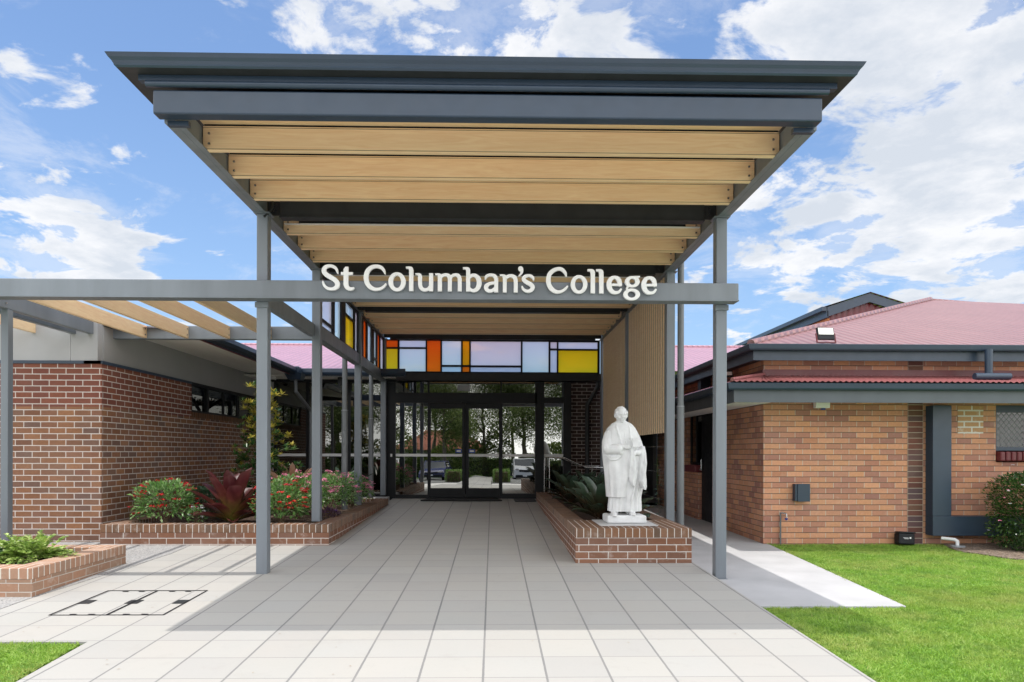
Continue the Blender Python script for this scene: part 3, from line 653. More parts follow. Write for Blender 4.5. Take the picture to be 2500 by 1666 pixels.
# downpipes
def pipe(label, x, y, z0, z1, zband, r=.05, mat='pipe_paint', grp='round downpipes beside the canopy posts'):
    e = empty('downpipe', (x, y, z0), label, 'downpipe', grp)
    MB().tube((x, y, z0), (x, y, zband), r + .005, 20).build('lower_pipe', mat, e); MB().tube((x, y, zband), (x, y, z1), r - .003, 20).build('upper_pipe', mat, e)
    MB().tube((x, y, zband - .012), (x, y, zband), r + .0075, 20).build('collar', 'grey_plastic', e)
pipe('round grey downpipe in front of the third left canopy post', -2.70, 12.75, .31, 4.2, 2.12)
pipe('round grey downpipe nearest the glass doors on the left', -2.70, 15.5, .31, 4.2, 2.1)
pipe('round grey downpipe right of the timber screen beside a square post', 2.79, 10.3, -.05, 4.3, 2.05)
# ------------------------------------------------------------------ PERGOLA + lettering
per = empty('pergola', (-5.82, 8.45, 0), 'low grey steel pergola with angled timber look slats left of the canopy', 'pergola')
mb = MB().bbox(-9.0, 2.735, 7.70, 7.86, 3.05, 3.245, .01); mb.box(-9.0, 2.735, 7.69, 7.87, 3.044, 3.058); mb.build('front_beam', 'steel_paint', per)
MB().bbox(-5.75, -2.67, 10.56, 10.68, 3.05, 3.245, .006).build('rear_beam', 'steel_paint', per)
MB().bbox(-9.0, -5.9, 10.26, 10.38, 3.06, 3.245, .006).build('rear_beam', 'dark_steel', per)
mb = MB().bbox(-5.85, -5.77, 7.87, 10.7, 3.05, 3.24, .006)
for z in (3.11, 3.17): mb.tube((-5.77, 8.35, z), (-5.75, 8.35, z), .012, 6, 1)
mb.build('side_beam', ['steel_paint', 'stainless'], per)
MB().bbox(-6.1, -6.02, 7.87, 10.25, 3.05, 3.24, .006).build('side_beam', 'steel_paint', per)
MB().bbox(-2.70, -2.62, 8.02, 10.28, 3.05, 3.235, .006).build('side_beam', 'steel_paint', per)
for x in (-5.22, -4.60, -3.98, -3.36):
    mb = MB().bbox(x - .025, x + .025, 7.862, 10.556, 3.056, 3.24, .003)
    for z in (3.1, 3.19): mb.tube((x + .025, 10.5, z), (x + .033, 10.5, z), .012, 8, 1)
    mb.build('slat', ['timber', 'stainless'], per)
for x in (-6.62, -7.24, -7.9): MB().bbox(x - .025, x + .025, 7.862, 10.256, 3.062, 3.24, .003).build('slat', 'timber', per)
MB().bbox(-5.86, -5.77, 8.40, 8.49, 0.0, 3.049, .006).build('post', 'steel_paint', per)
for X in (-2.6, 2.605): MB().bbox(X - .075, X + .075, 7.868, 7.90, 2.98, 3.04, .003).build('bracket', 'steel_paint', per)
# letters ---------------------------------------------------------------
def sd_seg(X, Y, pts):
    D = np.full(X.shape, 1e9)
    for (ax, ay, ar), (bx_, by, br) in zip(pts[:-1], pts[1:]):
        dx, dy = bx_ - ax, by - ay; l2 = dx * dx + dy * dy + 1e-9
        u = np.clip(((X - ax) * dx + (Y - ay) * dy) / l2, 0, 1)
        D = np.minimum(D, np.hypot(X - ax - u * dx, Y - ay - u * dy) - (ar + (br - ar) * u))
    return D
def smoothpts(p, n=6):
    out = []; p = [p[0]] + list(p) + [p[-1]]
    for i in range(1, len(p) - 2):
        a, b_, c, d_ = (np.array(q, float) for q in p[i - 1:i + 3])
        for k in range(n):
            u = k / n; out.append(tuple(.5 * (2 * b_ + (c - a) * u + (2 * a - 5 * b_ + 4 * c - d_) * u * u + (3 * b_ - a - 3 * c + d_) * u ** 3)))
    out.append(tuple(map(float, p[-1]))); return out
def sd_poly(X, Y, P):
    inside = np.zeros(X.shape, bool); D = np.full(X.shape, 1e9); n = len(P)
    for i in range(n):
        ax, ay = P[i]; bx_, by = P[(i + 1) % n]; dx, dy = bx_ - ax, by - ay; l2 = dx * dx + dy * dy + 1e-9
        u = np.clip(((X - ax) * dx + (Y - ay) * dy) / l2, 0, 1); D = np.minimum(D, np.hypot(X - ax - u * dx, Y - ay - u * dy))
        cr = ((ay > Y) != (by > Y)) & (X < (bx_ - ax) * (Y - ay) / (by - ay + 1e-12) + ax); inside ^= cr
    return np.where(inside, -D, D)
def rect(x0, x1, y0, y1): return ('p', [(x0, y0), (x1, y0), (x1, y1), (x0, y1)])
def ring_(cx, cy, rx, ry, ix, iy, icx=0, icy=0): return ('r', (cx, cy, rx, ry, ix, iy, icx, icy))
def ser(x0, xs0, xs1, y, h=52):   # top-left flag serif joining a stem xs0..xs1
    return ('p', [(x0, y + 4), (x0 + 70, y), (xs1 - 45, y + 4), (xs1 - 15, y + 22), (xs1, y + 60), (xs1, y + 90), (xs0, y + 90), (xs0 - 4, y + h + 8), (xs0 - 20, y + h), (x0 + 6, y + h)])
def S(*p): return ('s', smoothpts(p))
A_, B_, C_ = (770, 7.843), (1040, 7.843), (1310, 7.353)
def eglyph(dx, dy=0): return [('p', [(1340 + dx, 405 + dy), (1543 + dx, 405 + dy), (1543 + dx, 458 + dy), (1340 + dx, 460 + dy)]),
    S(*[(x + dx, y + dy, r) for x, y, r in ((1498, 425, 42), (1487, 360, 46), (1455, 318, 42), (1400, 298, 33), (1342, 322, 42), (1306, 380, 48), (1303, 445, 50), (1322, 510, 48), (1365, 558, 42), (1420, 574, 33), (1480, 560, 30), (1517, 516, 25))])]
GL = [
 ('S', A_, [S((430, 282, 16), (415, 225, 28), (385, 175, 34), (330, 145, 34), (270, 138, 34), (205, 157, 40), (170, 205, 46), (174, 258, 49), (215, 305, 50), (290, 352, 50), (370, 400, 51), (420, 460, 51), (422, 520, 49), (380, 562, 41), (315, 578, 33), (245, 568, 34), (190, 530, 31), (160, 480, 27), (150, 438, 19))]),
 ('t', A_, [rect(535, 638, 190, 510), ('p', [(535, 196), (575, 147), (638, 147), (638, 196)]), rect(485, 722, 250, 315), S((587, 480, 51), (600, 530, 50), (640, 568, 42), (690, 574, 36), (728, 560, 26))]),
 ('C', A_, [S((1330, 282, 18), (1315, 230, 30), (1278, 178, 37), (1220, 147, 39), (1150, 140, 38), (1070, 162, 42), (1005, 222, 48), (975, 300, 51), (972, 380, 52), (990, 460, 51), (1040, 528, 48), (1110, 570, 40), (1180, 578, 34), (1250, 563, 32), (1310, 523, 29), (1345, 480, 23))]),
 ('o', A_, [ring_(1560, 433, 172, 188, 70, 113)]),
 ('l', A_, [rect(1783, 1877, 200, 612), ser(1720, 1783, 1877, 133)]),
 ('u', A_, [rect(1955, 2043, 320, 480), ser(1900, 1955, 2043, 260, 42), S((1999, 470, 44), (2012, 530, 44), (2050, 572, 40), (2100, 583, 37), (2150, 566, 34), (2190, 520, 33)), rect(2163, 2255, 260, 614)]),
 ('m', B_, [rect(213, 306, 300, 614), ser(160, 213, 306, 260, 42), S((270, 345, 36), (310, 306, 34), (370, 292, 35), (425, 310, 42), (450, 365, 45)), rect(405, 495, 360, 614), S((462, 345, 33), (505, 306, 33), (560, 292, 35), (612, 310, 42), (639, 365, 44)), rect(595, 683, 360, 612)]),
 ('b', B_, [rect(755, 845, 190, 614), ser(692, 755, 845, 136), S((812, 350, 36), (855, 310, 35), (905, 296, 37), (965, 322, 45), (1003, 380, 52), (1010, 450, 54), (995, 520, 50), (955, 572, 44), (900, 591, 37), (850, 575, 35), (810, 540, 35))]),
 ('a', B_, [S((1130, 372, 18), (1145, 322, 32), (1190, 295, 33), (1250, 290, 34), (1308, 312, 40), (1337, 365, 45)), rect(1293, 1382, 360, 627), S((1330, 440, 32), (1260, 446, 33), (1190, 466, 38), (1146, 510, 47), (1152, 562, 44), (1200, 594, 38), (1260, 588, 36), (1312, 550, 34))]),
 ('n', B_, [rect(1458, 1545, 320, 628), ser(1397, 1458, 1545, 270, 42), S((1512, 352, 36), (1560, 314, 35), (1625, 302, 37), (1685, 326, 43), (1712, 378, 44)), rect(1668, 1757, 370, 628)]),
 ('apostrophe', B_, [S((1803, 165, 52), (1812, 175, 50), (1828, 215, 34), (1812, 262, 25), (1772, 303, 17))]),
 ('s', B_, [S((2058, 388, 16), (2045, 338, 30), (2000, 304, 35), (1950, 298, 34), (1893, 314, 38), (1862, 352, 42), (1882, 395, 44), (1940, 433, 45), (2006, 470, 46), (2038, 520, 46), (2013, 568, 42), (1955, 596, 35), (1892, 584, 33), (1850, 548, 29), (1835, 508, 21))]),
 ('C', C_, [S((530, 285, 18), (515, 230, 29), (473, 178, 35), (425, 153, 36), (365, 156, 37), (298, 182, 40), (237, 238, 44), (211, 305, 46), (208, 380, 47), (225, 452, 46), (270, 518, 45), (330, 558, 39), (390, 568, 33), (455, 552, 31), (515, 510, 28), (548, 470, 22))]),
 ('o', C_, [ring_(760, 430, 157, 173, 67, 105)]),
 ('l', C_, [rect(964, 1054, 210, 595), ser(905, 964, 1054, 147)]),
 ('l', C_, [rect(1117, 1208, 210, 597), ser(1060, 1117, 1208, 147)]),
 ('e', C_, eglyph(0)),
 ('g', C_, [ring_(1722, 376, 140, 108, 47, 50), ('p', [(1740, 268), (1865, 264), (1865, 304), (1790, 315)]), S((1655, 455, 28), (1625, 492, 22), (1640, 520, 26), (1670, 530, 24)), ring_(1712, 605, 158, 112, 66, 52)]),
 ('e', C_, eglyph(630, 3)),
]
def glyph_mesh(shapes, sc_, ox):
    xs = []; ys_ = []
    for k, q in shapes:
        if k == 'p': xs += [a for a, b_ in q]; ys_ += [b_ for a, b_ in q]
        elif k == 's': xs += [a[0] - a[2] for a in q] + [a[0] + a[2] for a in q]; ys_ += [a[1] - a[2] for a in q] + [a[1] + a[2] for a in q]
        else: xs += [q[0] - q[2], q[0] + q[2]]; ys_ += [q[1] - q[3], q[1] + q[3]]
    st = 4.; gx = np.arange(min(xs) - 9, max(xs) + 12, st); gy = np.arange(min(ys_) - 9, max(ys_) + 12, st); X, Y = np.meshgrid(gx, gy, indexing='ij')
    D = np.full(X.shape, 1e9)
    for k, q in shapes:
        if k == 'p': d_ = sd_poly(X, Y, q)
        elif k == 's': d_ = sd_seg(X, Y, q)
        else:
            cx, cy, rx, ry, ix, iy, ax, ay = q
            d_ = np.maximum((np.hypot((X - cx) / rx, (Y - cy) / ry) - 1) * min(rx, ry), (1 - np.hypot((X - cx - ax) / ix, (Y - cy - ay) / iy)) * min(ix, iy))
        D = np.minimum(D, d_)
    segs = {}
    nx, ny = X.shape
    def ip(i0, j0, i1, j1):
        a, b_ = D[i0, j0], D[i1, j1]; u = a / (a - b_); return (gx[i0] + (gx[i1] - gx[i0]) * u, gy[j0] + (gy[j1] - gy[j0]) * u)
    E_ = {}
    def key(i0, j0, i1, j1): return (min(i0, i1), min(j0, j1), max(i0, i1), max(j0, j1))
    for i in range(nx - 1):
        for j in range(ny - 1):
            c = [(i, j), (i + 1, j), (i + 1, j + 1), (i, j + 1)]; ins = [D[p] < 0 for p in c]
            if all(ins) or not any(ins): continue
            ent = []; 
            for k in range(4):
                p, q = c[k], c[(k + 1) % 4]
                if ins[k] != ins[(k + 1) % 4]: ent.append((key(*p, *q), ins[k], ip(*p, *q)))
            if len(ent) == 2: pr = [(ent[0], ent[1])]
            else: pr = [(ent[0], ent[1]), (ent[2], ent[3])]
            for a, b_ in pr:
                if not a[1]: a, b_ = b_, a
                E_[a[0]] = (b_[0], a[2])
    loops = []
    while E_:
        k0 = next(iter(E_)); k = k0; lp = []
        while k in E_:
            nk, pt = E_.pop(k); lp.append(pt); k = nk
        if len(lp) > 8: loops.append(lp)
    return loops
def place(px, py, o, s_): return ((o + px / s_ - 1203) / 222.5, (1104.5 - (635 + py / s_)) / 222.5 + CH)
sign = empty('lettering_sign', (0, 7.66, 3.13), 'large white raised letters spelling the college name along the grey front beam', 'sign')
for nm, (o_, s_), shp in GL:
    cu = bpy.data.curves.new('letter', 'CURVE'); cu.dimensions = '2D'; cu.fill_mode = 'BOTH'; cu.extrude = .016; cu.offset = -.0055; cu.bevel_depth = .002; cu.bevel_resolution = 1
    for lp in glyph_mesh(shp, s_, o_):
        sp_ = cu.splines.new('POLY'); sp_.points.add(len(lp) - 1)
        for i, (a, b_) in enumerate(lp):
            X, Z = place(a, b_, o_, s_); sp_.points[i].co = (X, Z - 3.13, 0, 1)
        sp_.use_cyclic_u = True
    tmp = bpy.data.objects.new('tmp', cu); COL.objects.link(tmp); dg = bpy.context.evaluated_depsgraph_get(); dg.update()
    me = bpy.data.meshes.new_from_object(tmp.evaluated_get(dg)); bpy.data.objects.remove(tmp)
    me.transform(Matrix.Rotation(R(90), 4, 'X')); me.materials.clear(); me.materials.append(MATS['white_letter'])
    o = bpy.data.objects.new('letter', me); COL.objects.link(o); o.parent = sign; o.location = (0, 0, 0)
# ------------------------------------------------------------------ PLANTERS
def planter(label, x0, x1, y0, y1, zt, zb, soil, inner=.24, mats=('brick_planter', 'rowlock_planter'), back=True, cop=.115, soilmat='mulch_dark', frontdepth=.24):
    e = empty('brick_planter', ((x0 + x1) / 2, (y0 + y1) / 2, zb), label, 'planter')
    mb = MB(); zc_ = zt - cop
    fr = frontdepth
    for a in ((x0, x1, y0, y0 + fr), (x0, x1, y1 - inner, y1), (x0, x0 + inner, y0 + fr, y1 - inner), (x1 - inner, x1, y0 + fr, y1 - inner)):
        mb.box(*a, zb, zc_)
    mb.build('wall', mats[0], e)
    mb = MB(); i2 = inner
    mb.bbox(x0 - .002, x1 + .002, y0 - .002, y0 + fr, zc_ + .001, zt, .006); mb.bbox(x0 - .002, x1 + .002, y1 - i2, y1 + .002, zc_ + .001, zt, .006)
    mb.bbox(x0 - .002, x0 + i2, y0 + fr, y1 - i2, zc_ + .001, zt, .006, 1); mb.bbox(x1 - i2, x1 + .002, y0 + fr, y1 - i2, zc_ + .001, zt, .006, 1)
    cp = mb.build('coping', [mats[1], mats[1] + '_y'], e)
    for pg in cp.data.polygons:
        if abs(pg.normal.z) < .7: pg.material_index = 0
    MB().box(x0 + i2 - .01, x1 - i2 + .01, y0 + fr - .01, y1 - i2 + .01, zb, soil).build('soil', soilmat, e)
    return e
brick('rowlock_planter_y', [(.19, .095, .052), (.15, .08, .046), (.22, .11, .06), (.12, .072, .048)], (.42, .36, .31), bw=10., bh=.086, ju=.004, jv=.008, off=0., stain=.3, ou=5.)
brick('rowlock_pale_y', [(.42, .23, .14), (.36, .2, .13), (.46, .27, .18), (.32, .2, .14)], (.62, .58, .52), bw=10., bh=.086, ju=.004, jv=.012, off=0., stain=.5, ou=5.)
pr_ = planter('long brown brick planter carrying the white statue right of the walk', 1.02, 2.45, 8.52, 16.3, .425, -.1, .36, frontdepth=1.05)
pl_ = planter('long brown brick planter with red and pink flowers left of the walk', -5.5, -2.31, 9.87, 15.45, .33, -.06, .27)
pf_ = planter('low pale brick planter with lime green plant at the left edge', -7.6, -4.43, 6.79, 8.5, .23, -.12, .17, mats=('brick_pale', 'rowlock_pale'), cop=.108)
MB().box(-2.35, -2.95, 15.46, 16.3, .2, .335) if False else None
tag(MB().bbox(-4.8, -2.42, 15.47, 16.4, -.1, .305, .01).build('concrete_plinth', 'concrete'), 'pale concrete plinth behind the left brick planter near the glass', 'plinth')
# statue -----------------------------------------------------------------
tag(MB().bbox(1.36, 2.1, 8.78, 9.52, .4265, .436, .003).build('stone_slab', 'slab_stone'), 'flat grey stone slab under the white statue on the planter', 'slab')
def statue():
    K = 905.5; cx, cy, cz = 1.728, 9.19, .437
    def zx(px, py): return ((px - 305) / K, (1468 - py) / K)
    rows = [(1335, 118, 522, .165), (1300, 119, 522, .168), (1250, 122, 520, .165), (1165, 130, 516, .165), (1100, 112, 528, .168), (1000, 100, 545, .172), (900, 90, 552, .175), (800, 78, 560, .18), (700, 72, 560, .182), (640, 66, 556, .185), (560, 66, 540, .18), (500, 72, 525, .168), (420, 85, 497, .15), (350, 105, 462, .125), (312, 140, 430, .1), (285, 185, 385, .075), (262, 225, 335, .055), (240, 232, 328, .052)]
    def loft(rows, folds, amp, mb, seed=0, ns=72, phase=0., ybias=0., hollow=False):
        st = random.Random(seed); ph = [st.uniform(0, 6.28) for _ in range(6)]; rings = []
        for (py, xl, xr, dy) in rows:
            a, z = zx(xl, py); b_, _ = zx(xr, py); mx, rx = (a + b_) / 2, (b_ - a) / 2; ring = []
            for i in range(ns):
                an = 2 * math.pi * i / ns
                fo = sum(math.sin(an * f_ + ph[k] + z * tw + phase) for k, (f_, tw) in enumerate(folds)) / len(folds)
                m_ = 1 + amp * (fo - .4) * min(1, max(.12, (1.3 - z) / .8))
                ex = abs(math.cos(an)) ** .85 * (1 if math.cos(an) > 0 else -1); ey = abs(math.sin(an)) ** .9 * (1 if math.sin(an) > 0 else -1)
                ring.append((mx + rx * ex * (1 + (m_ - 1) * .4), ybias + dy * ey * m_, z))
            rings.append(ring)
        vs = [q for r_ in rings for q in r_]; n = len(rings)
        fs = [(j * ns + i, j * ns + (i + 1) % ns, (j + 1) * ns + (i + 1) % ns, (j + 1) * ns + i) for j in range(n - 1) for i in range(ns)]
        fs += [tuple(range(ns))[::-1], tuple(range((n - 1) * ns, n * ns))]
        mb.add(vs, fs, 0, True)
    mb = MB()
    loft([r for r in rows if r[0] >= 600] , [(9, 1.), (14, -2.), (21, 1.5)], .16, mb, 3)                 # cassock
    ck = [(1170, 105, 330, .18)]
    loft([(1165, 104, 400, .182), (1100, 100, 430, .19), (1000, 90, 480, .195), (900, 80, 520, .195), (800, 68, 545, .195), (700, 56, 560, .198), (640, 50, 560, .2), (560, 46, 544, .192), (500, 54, 525, .178), (420, 76, 492, .155), (350, 106, 452, .13), (315, 138, 425, .105), (288, 165, 398, .088), (268, 205, 352, .074), (256, 222, 335, .06)], [(5, 4.), (8, -3.), (13, 5.)], .15, mb, 11)
    # right-hand (viewer) mantle falling to knee with pointed end
    def strap(pts, wds, th, seed=1, n=20):
        vs = []; k = len(pts)
        for (px, py, y), w_ in zip(pts, wds):
            x, z = zx(px, py)
            for i in range(n):
                an = 2 * math.pi * i / n; vs.append((x + w_ * math.cos(an) * (1 + .1 * math.sin(3 * an + py * .02)), y + th * math.sin(an) * (1 + .4 * math.sin(an * 4 + py * .015)), z))
        mb.add(vs, [(j * n + i, j * n + (i + 1) % n, (j + 1) * n + (i + 1) % n, (j + 1) * n + i) for j in range(k - 1) for i in range(n)] + [tuple(range(n))[::-1], tuple(range((k - 1) * n, k * n))], 0, True)
    strap([(500, 560, -.12), (508, 650, -.14), (512, 760, -.15), (508, 880, -.15), (505, 970, -.15), (525, 1040, -.14), (540, 1075, -.13)], [.045, .05, .05, .05, .055, .035, .012], .05)
    strap([(350, 545, -.19), (372, 640, -.2), (380, 740, -.2), (385, 850, -.2), (385, 920, -.2), (385, 990, -.195), (400, 1035, -.19)], [.02, .035, .045, .052, .055, .035, .014], .03)
    strap([(460, 660, -.14), (440, 800, -.15), (425, 950, -.155), (400, 1100, -.16), (350, 1330, -.165)], [.012] * 5, .02)
    # folded collar edges
    def tubep(pts, r0, r1):
        k = len(pts); xx, zz_ = zx(pts[0][0], pts[0][1]); mb.ball((xx, pts[0][2], zz_), (r0, r0, r0), 12, 8)
        for i in range(k - 1):
            (a, b_, c), (d_, e_, f_) = pts[i], pts[i + 1]; x0, z0 = zx(a, b_); x1, z1 = zx(d_, e_); ra = r0 + (r1 - r0) * i / k; rb = r0 + (r1 - r0) * (i + 1) / k
            mb.tube((x0, c, z0), (x1, f_, z1), ra, 12, 0, rb); mb.ball((x1, f_, z1), (rb, rb, rb), 10, 8)
    tubep([(222, 285, -.05), (205, 340, -.11), (225, 420, -.15), (250, 510, -.175), (262, 545, -.185)], .016, .012)
    tubep([(335, 282, -.05), (358, 340, -.11), (362, 420, -.15), (360, 470, -.17)], .018, .014)
    tubep([(180, 330, -.08), (215, 440, -.14), (240, 520, -.17)], .014, .01)
    tubep([(300, 340, -.10), (300, 420, -.15), (308, 520, -.18)], .008, .008)
    for q in range(6): x, z = zx(302, 350 + q * 30); mb.ball((x, -.125 - .011 * q, z), (.007, .006, .007), 8, 6)
    for q in range(12): x, z = zx(352, 1090 + q * 20); mb.ball((x, -.168, z), (.006, .006, .006), 8, 6)
    # left forearm (viewer left) in wide sleeve, bent across the waist
    tubep([(125, 430, -.05), (100, 520, -.09), (100, 585, -.13)], .07, .075)
    tubep([(110, 605, -.13), (160, 598, -.165), (215, 592, -.195)], .07, .062)
    x, z = zx(228, 596); mb.ball((x, -.2, z), (.022, .055, .068), 16, 10)
    x, z = zx(245, 640); mb.ball((x, -.19, z), (.03, .04, .03), 14, 8)
    for k, (yy, a) in enumerate(((700, 0), (720, 30), (690, -20))):   # swags below the sleeve
        tubep([(75, yy - 60, -.12), (130, yy, -.17), (200, yy - 10 + a * .2, -.19), (255, yy - 50, -.19)], .014, .01)
    # hands: palm with fingers
    def hand(px, py, y, dirx, nf, L, spread, droop):
        x, z = zx(px, py); mb.ball((x, y, z), (.035, .02, .03), 14, 10)
        for k in range(nf):
            z0 = z + .02 - k * spread; x0 = x + dirx * .025; l_ = L * (1, 1.1, 1.02, .8)[k]
            mb.tube((x0, y - .008, z0), (x0 + dirx * l_ * .5, y - .02, z0 - droop * .4), .0095, 8, 0, .009); mb.ball((x0 + dirx * l_ * .5, y - .02, z0 - droop * .4), (.009,) * 3, 8, 6)
            mb.tube((x0 + dirx * l_ * .5, y - .02, z0 - droop * .4), (x0 + dirx * l_, y - .018, z0 - droop), .009, 8, 0, .007); mb.ball((x0 + dirx * l_, y - .018, z0 - droop), (.007,) * 3, 8, 6)
    hand(262, 562, -.215, 1, 4, .07, .014, .008)
    x, z = zx(268, 545); mb.tube((x, -.21, z), (x + .04, -.235, z + .022), .0095, 8, 0, .007)
    tubep([(500, 600, -.13), (470, 630, -.16), (445, 640, -.185)], .045, .03)
    hand(440, 640, -.2, -1, 4, .045, .014, .004)
    x, z = zx(425, 610); mb.tube((x, -.2, z), (x - .01, -.225, z + .035), .0095, 8, 0, .007)
    # book
    Mx = Matrix.Translation((zx(403, 520)[0], -.245, zx(403, 520)[1])) @ Matrix.Rotation(R(-5), 4, 'Y') @ Matrix.Rotation(R(-14), 4, 'X')
    mb.bbox(-.038, .038, -.014, .014, -.065, .065, .004, 0, Mx)
    # neck, head
    hx, hz = zx(278, 185); mb.tube((hx, .01, hz - .16), (hx, .0, hz - .03), .066, 20, 0, .056)
    def headfn(q):
        w_ = 1.0
        if q.z < 0: w_ = 1 - .13 * (-q.z) ** 1.5
        return Vector((q.x * w_, q.y * (w_ if q.y < 0 else 1.0) + (-.06 if q.z < -.3 else 0), q.z))
    mb.ball((hx, -.005, hz), (.079, .092, .107), 28, 20, 0, headfn)
    def hairfn(q): return Vector((q.x * (1 + .05 * math.sin(9 * q.x + 7 * q.z)), q.y * (1 + .05 * math.sin(8 * q.z + 6 * q.y)), q.z * (1 + .03 * math.sin(11 * q.x))))
    mb.ball((hx + .001, .018, hz + .022), (.086, .09, .095), 24, 16, 0, hairfn)
    for s_ in (-1, 1):
        mb.ball((hx + s_ * .08, .008, hz - .008), (.012, .018, .028), 10, 8)          # ears
        mb.ball((hx + s_ * .066, -.03, hz + .02), (.02, .045, .04), 12, 8)            # hair at temples
        mb.ball((hx + s_ * .03, -.088, hz + .012), (.022, .012, .007), 10, 8)         # brows
        mb.ball((hx + s_ * .03, -.083, hz - .006), (.011, .009, .007), 10, 8)         # eyes
        mb.ball((hx + s_ * .036, -.075, hz - .035), (.02, .016, .02), 10, 8)          # cheeks
    mb.tube((hx, -.088, hz + .008), (hx, -.108, hz - .034), .008, 10, 0, .012); mb.ball((hx, -.104, hz - .035), (.014, .012, .009), 10, 8)
    mb.ball((hx, -.092, hz - .06), (.021, .01, .0045), 10, 8); mb.ball((hx, -.091, hz - .069), (.018, .01, .005), 10, 8); mb.ball((hx, -.08, hz - .09), (.022, .018, .015), 10, 8)
    # shoes
    for px, py, ty in ((172, 1368, -.17), (395, 1360, -.15)):
        x, z = zx(px, py); mb.ball((x, ty + .03, z + .004), (.042, .1, .03), 16, 10); mb.ball((x, ty - .03, z - .006), (.036, .05, .022), 14, 10)
        mb.tube((x + (.02 if px < 300 else -.02), ty + .09, z), (x + (.03 if px < 300 else -.03), ty + .14, z + .08), .05, 12)
    me = bpy.data.meshes.new('tmpst'); me.from_pydata(mb.v, [], mb.f)
    bm = bmesh.new(); bm.from_mesh(me); bmesh.ops.recalc_face_normals(bm, faces=bm.faces); bm.to_mesh(me); bm.free()
    ob = bpy.data.objects.new('tmpst', me); COL.objects.link(ob)
    m1 = ob.modifiers.new('r', 'REMESH'); m1.mode = 'VOXEL'; m1.voxel_size = .0045; m1.use_smooth_shade = True
    m2 = ob.modifiers.new('s', 'SMOOTH'); m2.iterations = 2; m2.factor = .5
    dg = bpy.context.evaluated_depsgraph_get(); dg.update(); me2 = bpy.data.meshes.new_from_object(ob.evaluated_get(dg)); bpy.data.objects.remove(ob)
    me2.materials.clear(); me2.materials.append(MATS['plaster'])
    e = empty('statue', (cx, cy, cz), 'white stone statue of a robed standing man holding a book on the brick planter', 'statue')
    o = bpy.data.objects.new('robed_figure', me2); COL.objects.link(o); o.parent = e
    x0, z1 = zx(85, 1385); x1, _ = zx(550, 1385)
    p = MB(); p.bbox(x0 + cx, x1 + cx, cy - .2, cy + .2, cz + .001, cz + z1 + .012, .022); p.build('plinth', 'plaster', e)
statue()
# ------------------------------------------------------------------ PLANTS
bush('flowering_shrub', 'rounded green shrub with dark red flower heads by the left brick wall', 'shrub', (-4.86, 10.42, .58), (.42, .36, .36), 1500, .075, .03, 'leaf_penta', ['fl_red'], 46, .042, .032, .27, group='flowering shrubs in the left planter', topbias=-.5)
bush('ivy_plant', 'grey green leafy plant against the left brick wall behind the maroon bromeliad', 'plant', (-4.5, 11.3, .5), (.42, .45, .32), 900, .07, .05, 'leaf_ivy', ['fl_white', 'fl_pink'], 7, .02, .02, .27)
bush('white_flower_plant', 'small plant with white blossoms at the planter rim beside the red shrub', 'plant', (-4.33, 10.28, .40), (.12, .12, .16), 160, .04, .025, 'leaf_penta', ['fl_white'], 12, .02, .024, .27)
bush('flowering_shrub', 'broad shrub with bright scarlet flowers between the two front left posts', 'shrub', (-3.2, 10.62, .55), (.40, .42, .37), 1900, .07, .032, 'leaf_penta', ['fl_scarlet', 'fl_red'], 60, .042, .033, .27, group='flowering shrubs in the left planter', topbias=-.35)
bush('flowering_shrub', 'shrub with pink flower heads behind the scarlet flowered shrub', 'shrub', (-3.15, 11.35, .66), (.5, .35, .34), 1100, .07, .032, 'leaf_penta', ['fl_pink'], 40, .046, .034, .27, group='flowering shrubs in the left planter', topbias=.1)
bush('flowering_shrub', 'pale pink flowering shrub right of the second left post', 'shrub', (-2.86, 12.25, .62), (.45, .5, .36), 1500, .065, .03, 'leaf_penta', ['fl_pink'], 44, .05, .036, .27, group='flowering shrubs in the left planter', topbias=.0)
bush('flowering_shrub', 'pink flowering shrub farthest back in the left planter by the third post', 'shrub', (-2.75, 13.6, .58), (.38, .5, .34), 1200, .065, .03, 'leaf_penta', ['fl_pink'], 34, .052, .036, .27, group='flowering shrubs in the left planter', topbias=.0)
bush('purple_groundcover', 'low trailing plant with dark purple leaves spilling over the planter rim', 'plant', (-2.62, 11.15, .34), (.16, .28, .1), 260, .06, .025, 'leaf_purple', ['fl_purple'], 6, .015, .02, .3)
# bark chips in the left planter
n = 1800; q = np.stack([rng.uniform(-5.2, -2.6, n), rng.uniform(10.15, 15., n), np.full(n, .28)], 1)
tag(npmesh('bark_chips', [leaves(q, dirs_rand(n, -.2, .3), rng.uniform(.02, .06, n), .014, 0)], ['leaf_dry']), 'brown bark chips covering the soil of the left planter', 'mulch', kind='stuff')
rosette('bromeliad', 'large maroon bromeliad with broad glossy leaves in front of the magnolia', 'plant', (-3.92, 10.55, .27), 24, .72, .2, 'brom_maroon', 'large bromeliads in the left planter', (1.45, .3), (1.2, -.25), 4)
rosette('bromeliad', 'copper leaved bromeliad behind the pink flowers left of the second post', 'plant', (-3.5, 12.3, .27), 20, .8, .13, 'brom_copper', 'large bromeliads in the left planter', (1.4, .35), (1.05, -.1), 9)
rosette('bromeliad', 'grey green bromeliad near the glass at the back of the left planter', 'plant', (-3.15, 14.7, .27), 20, .75, .12, 'brom_green', 'large bromeliads in the left planter', (1.4, .3), (1.0, -.2), 12)
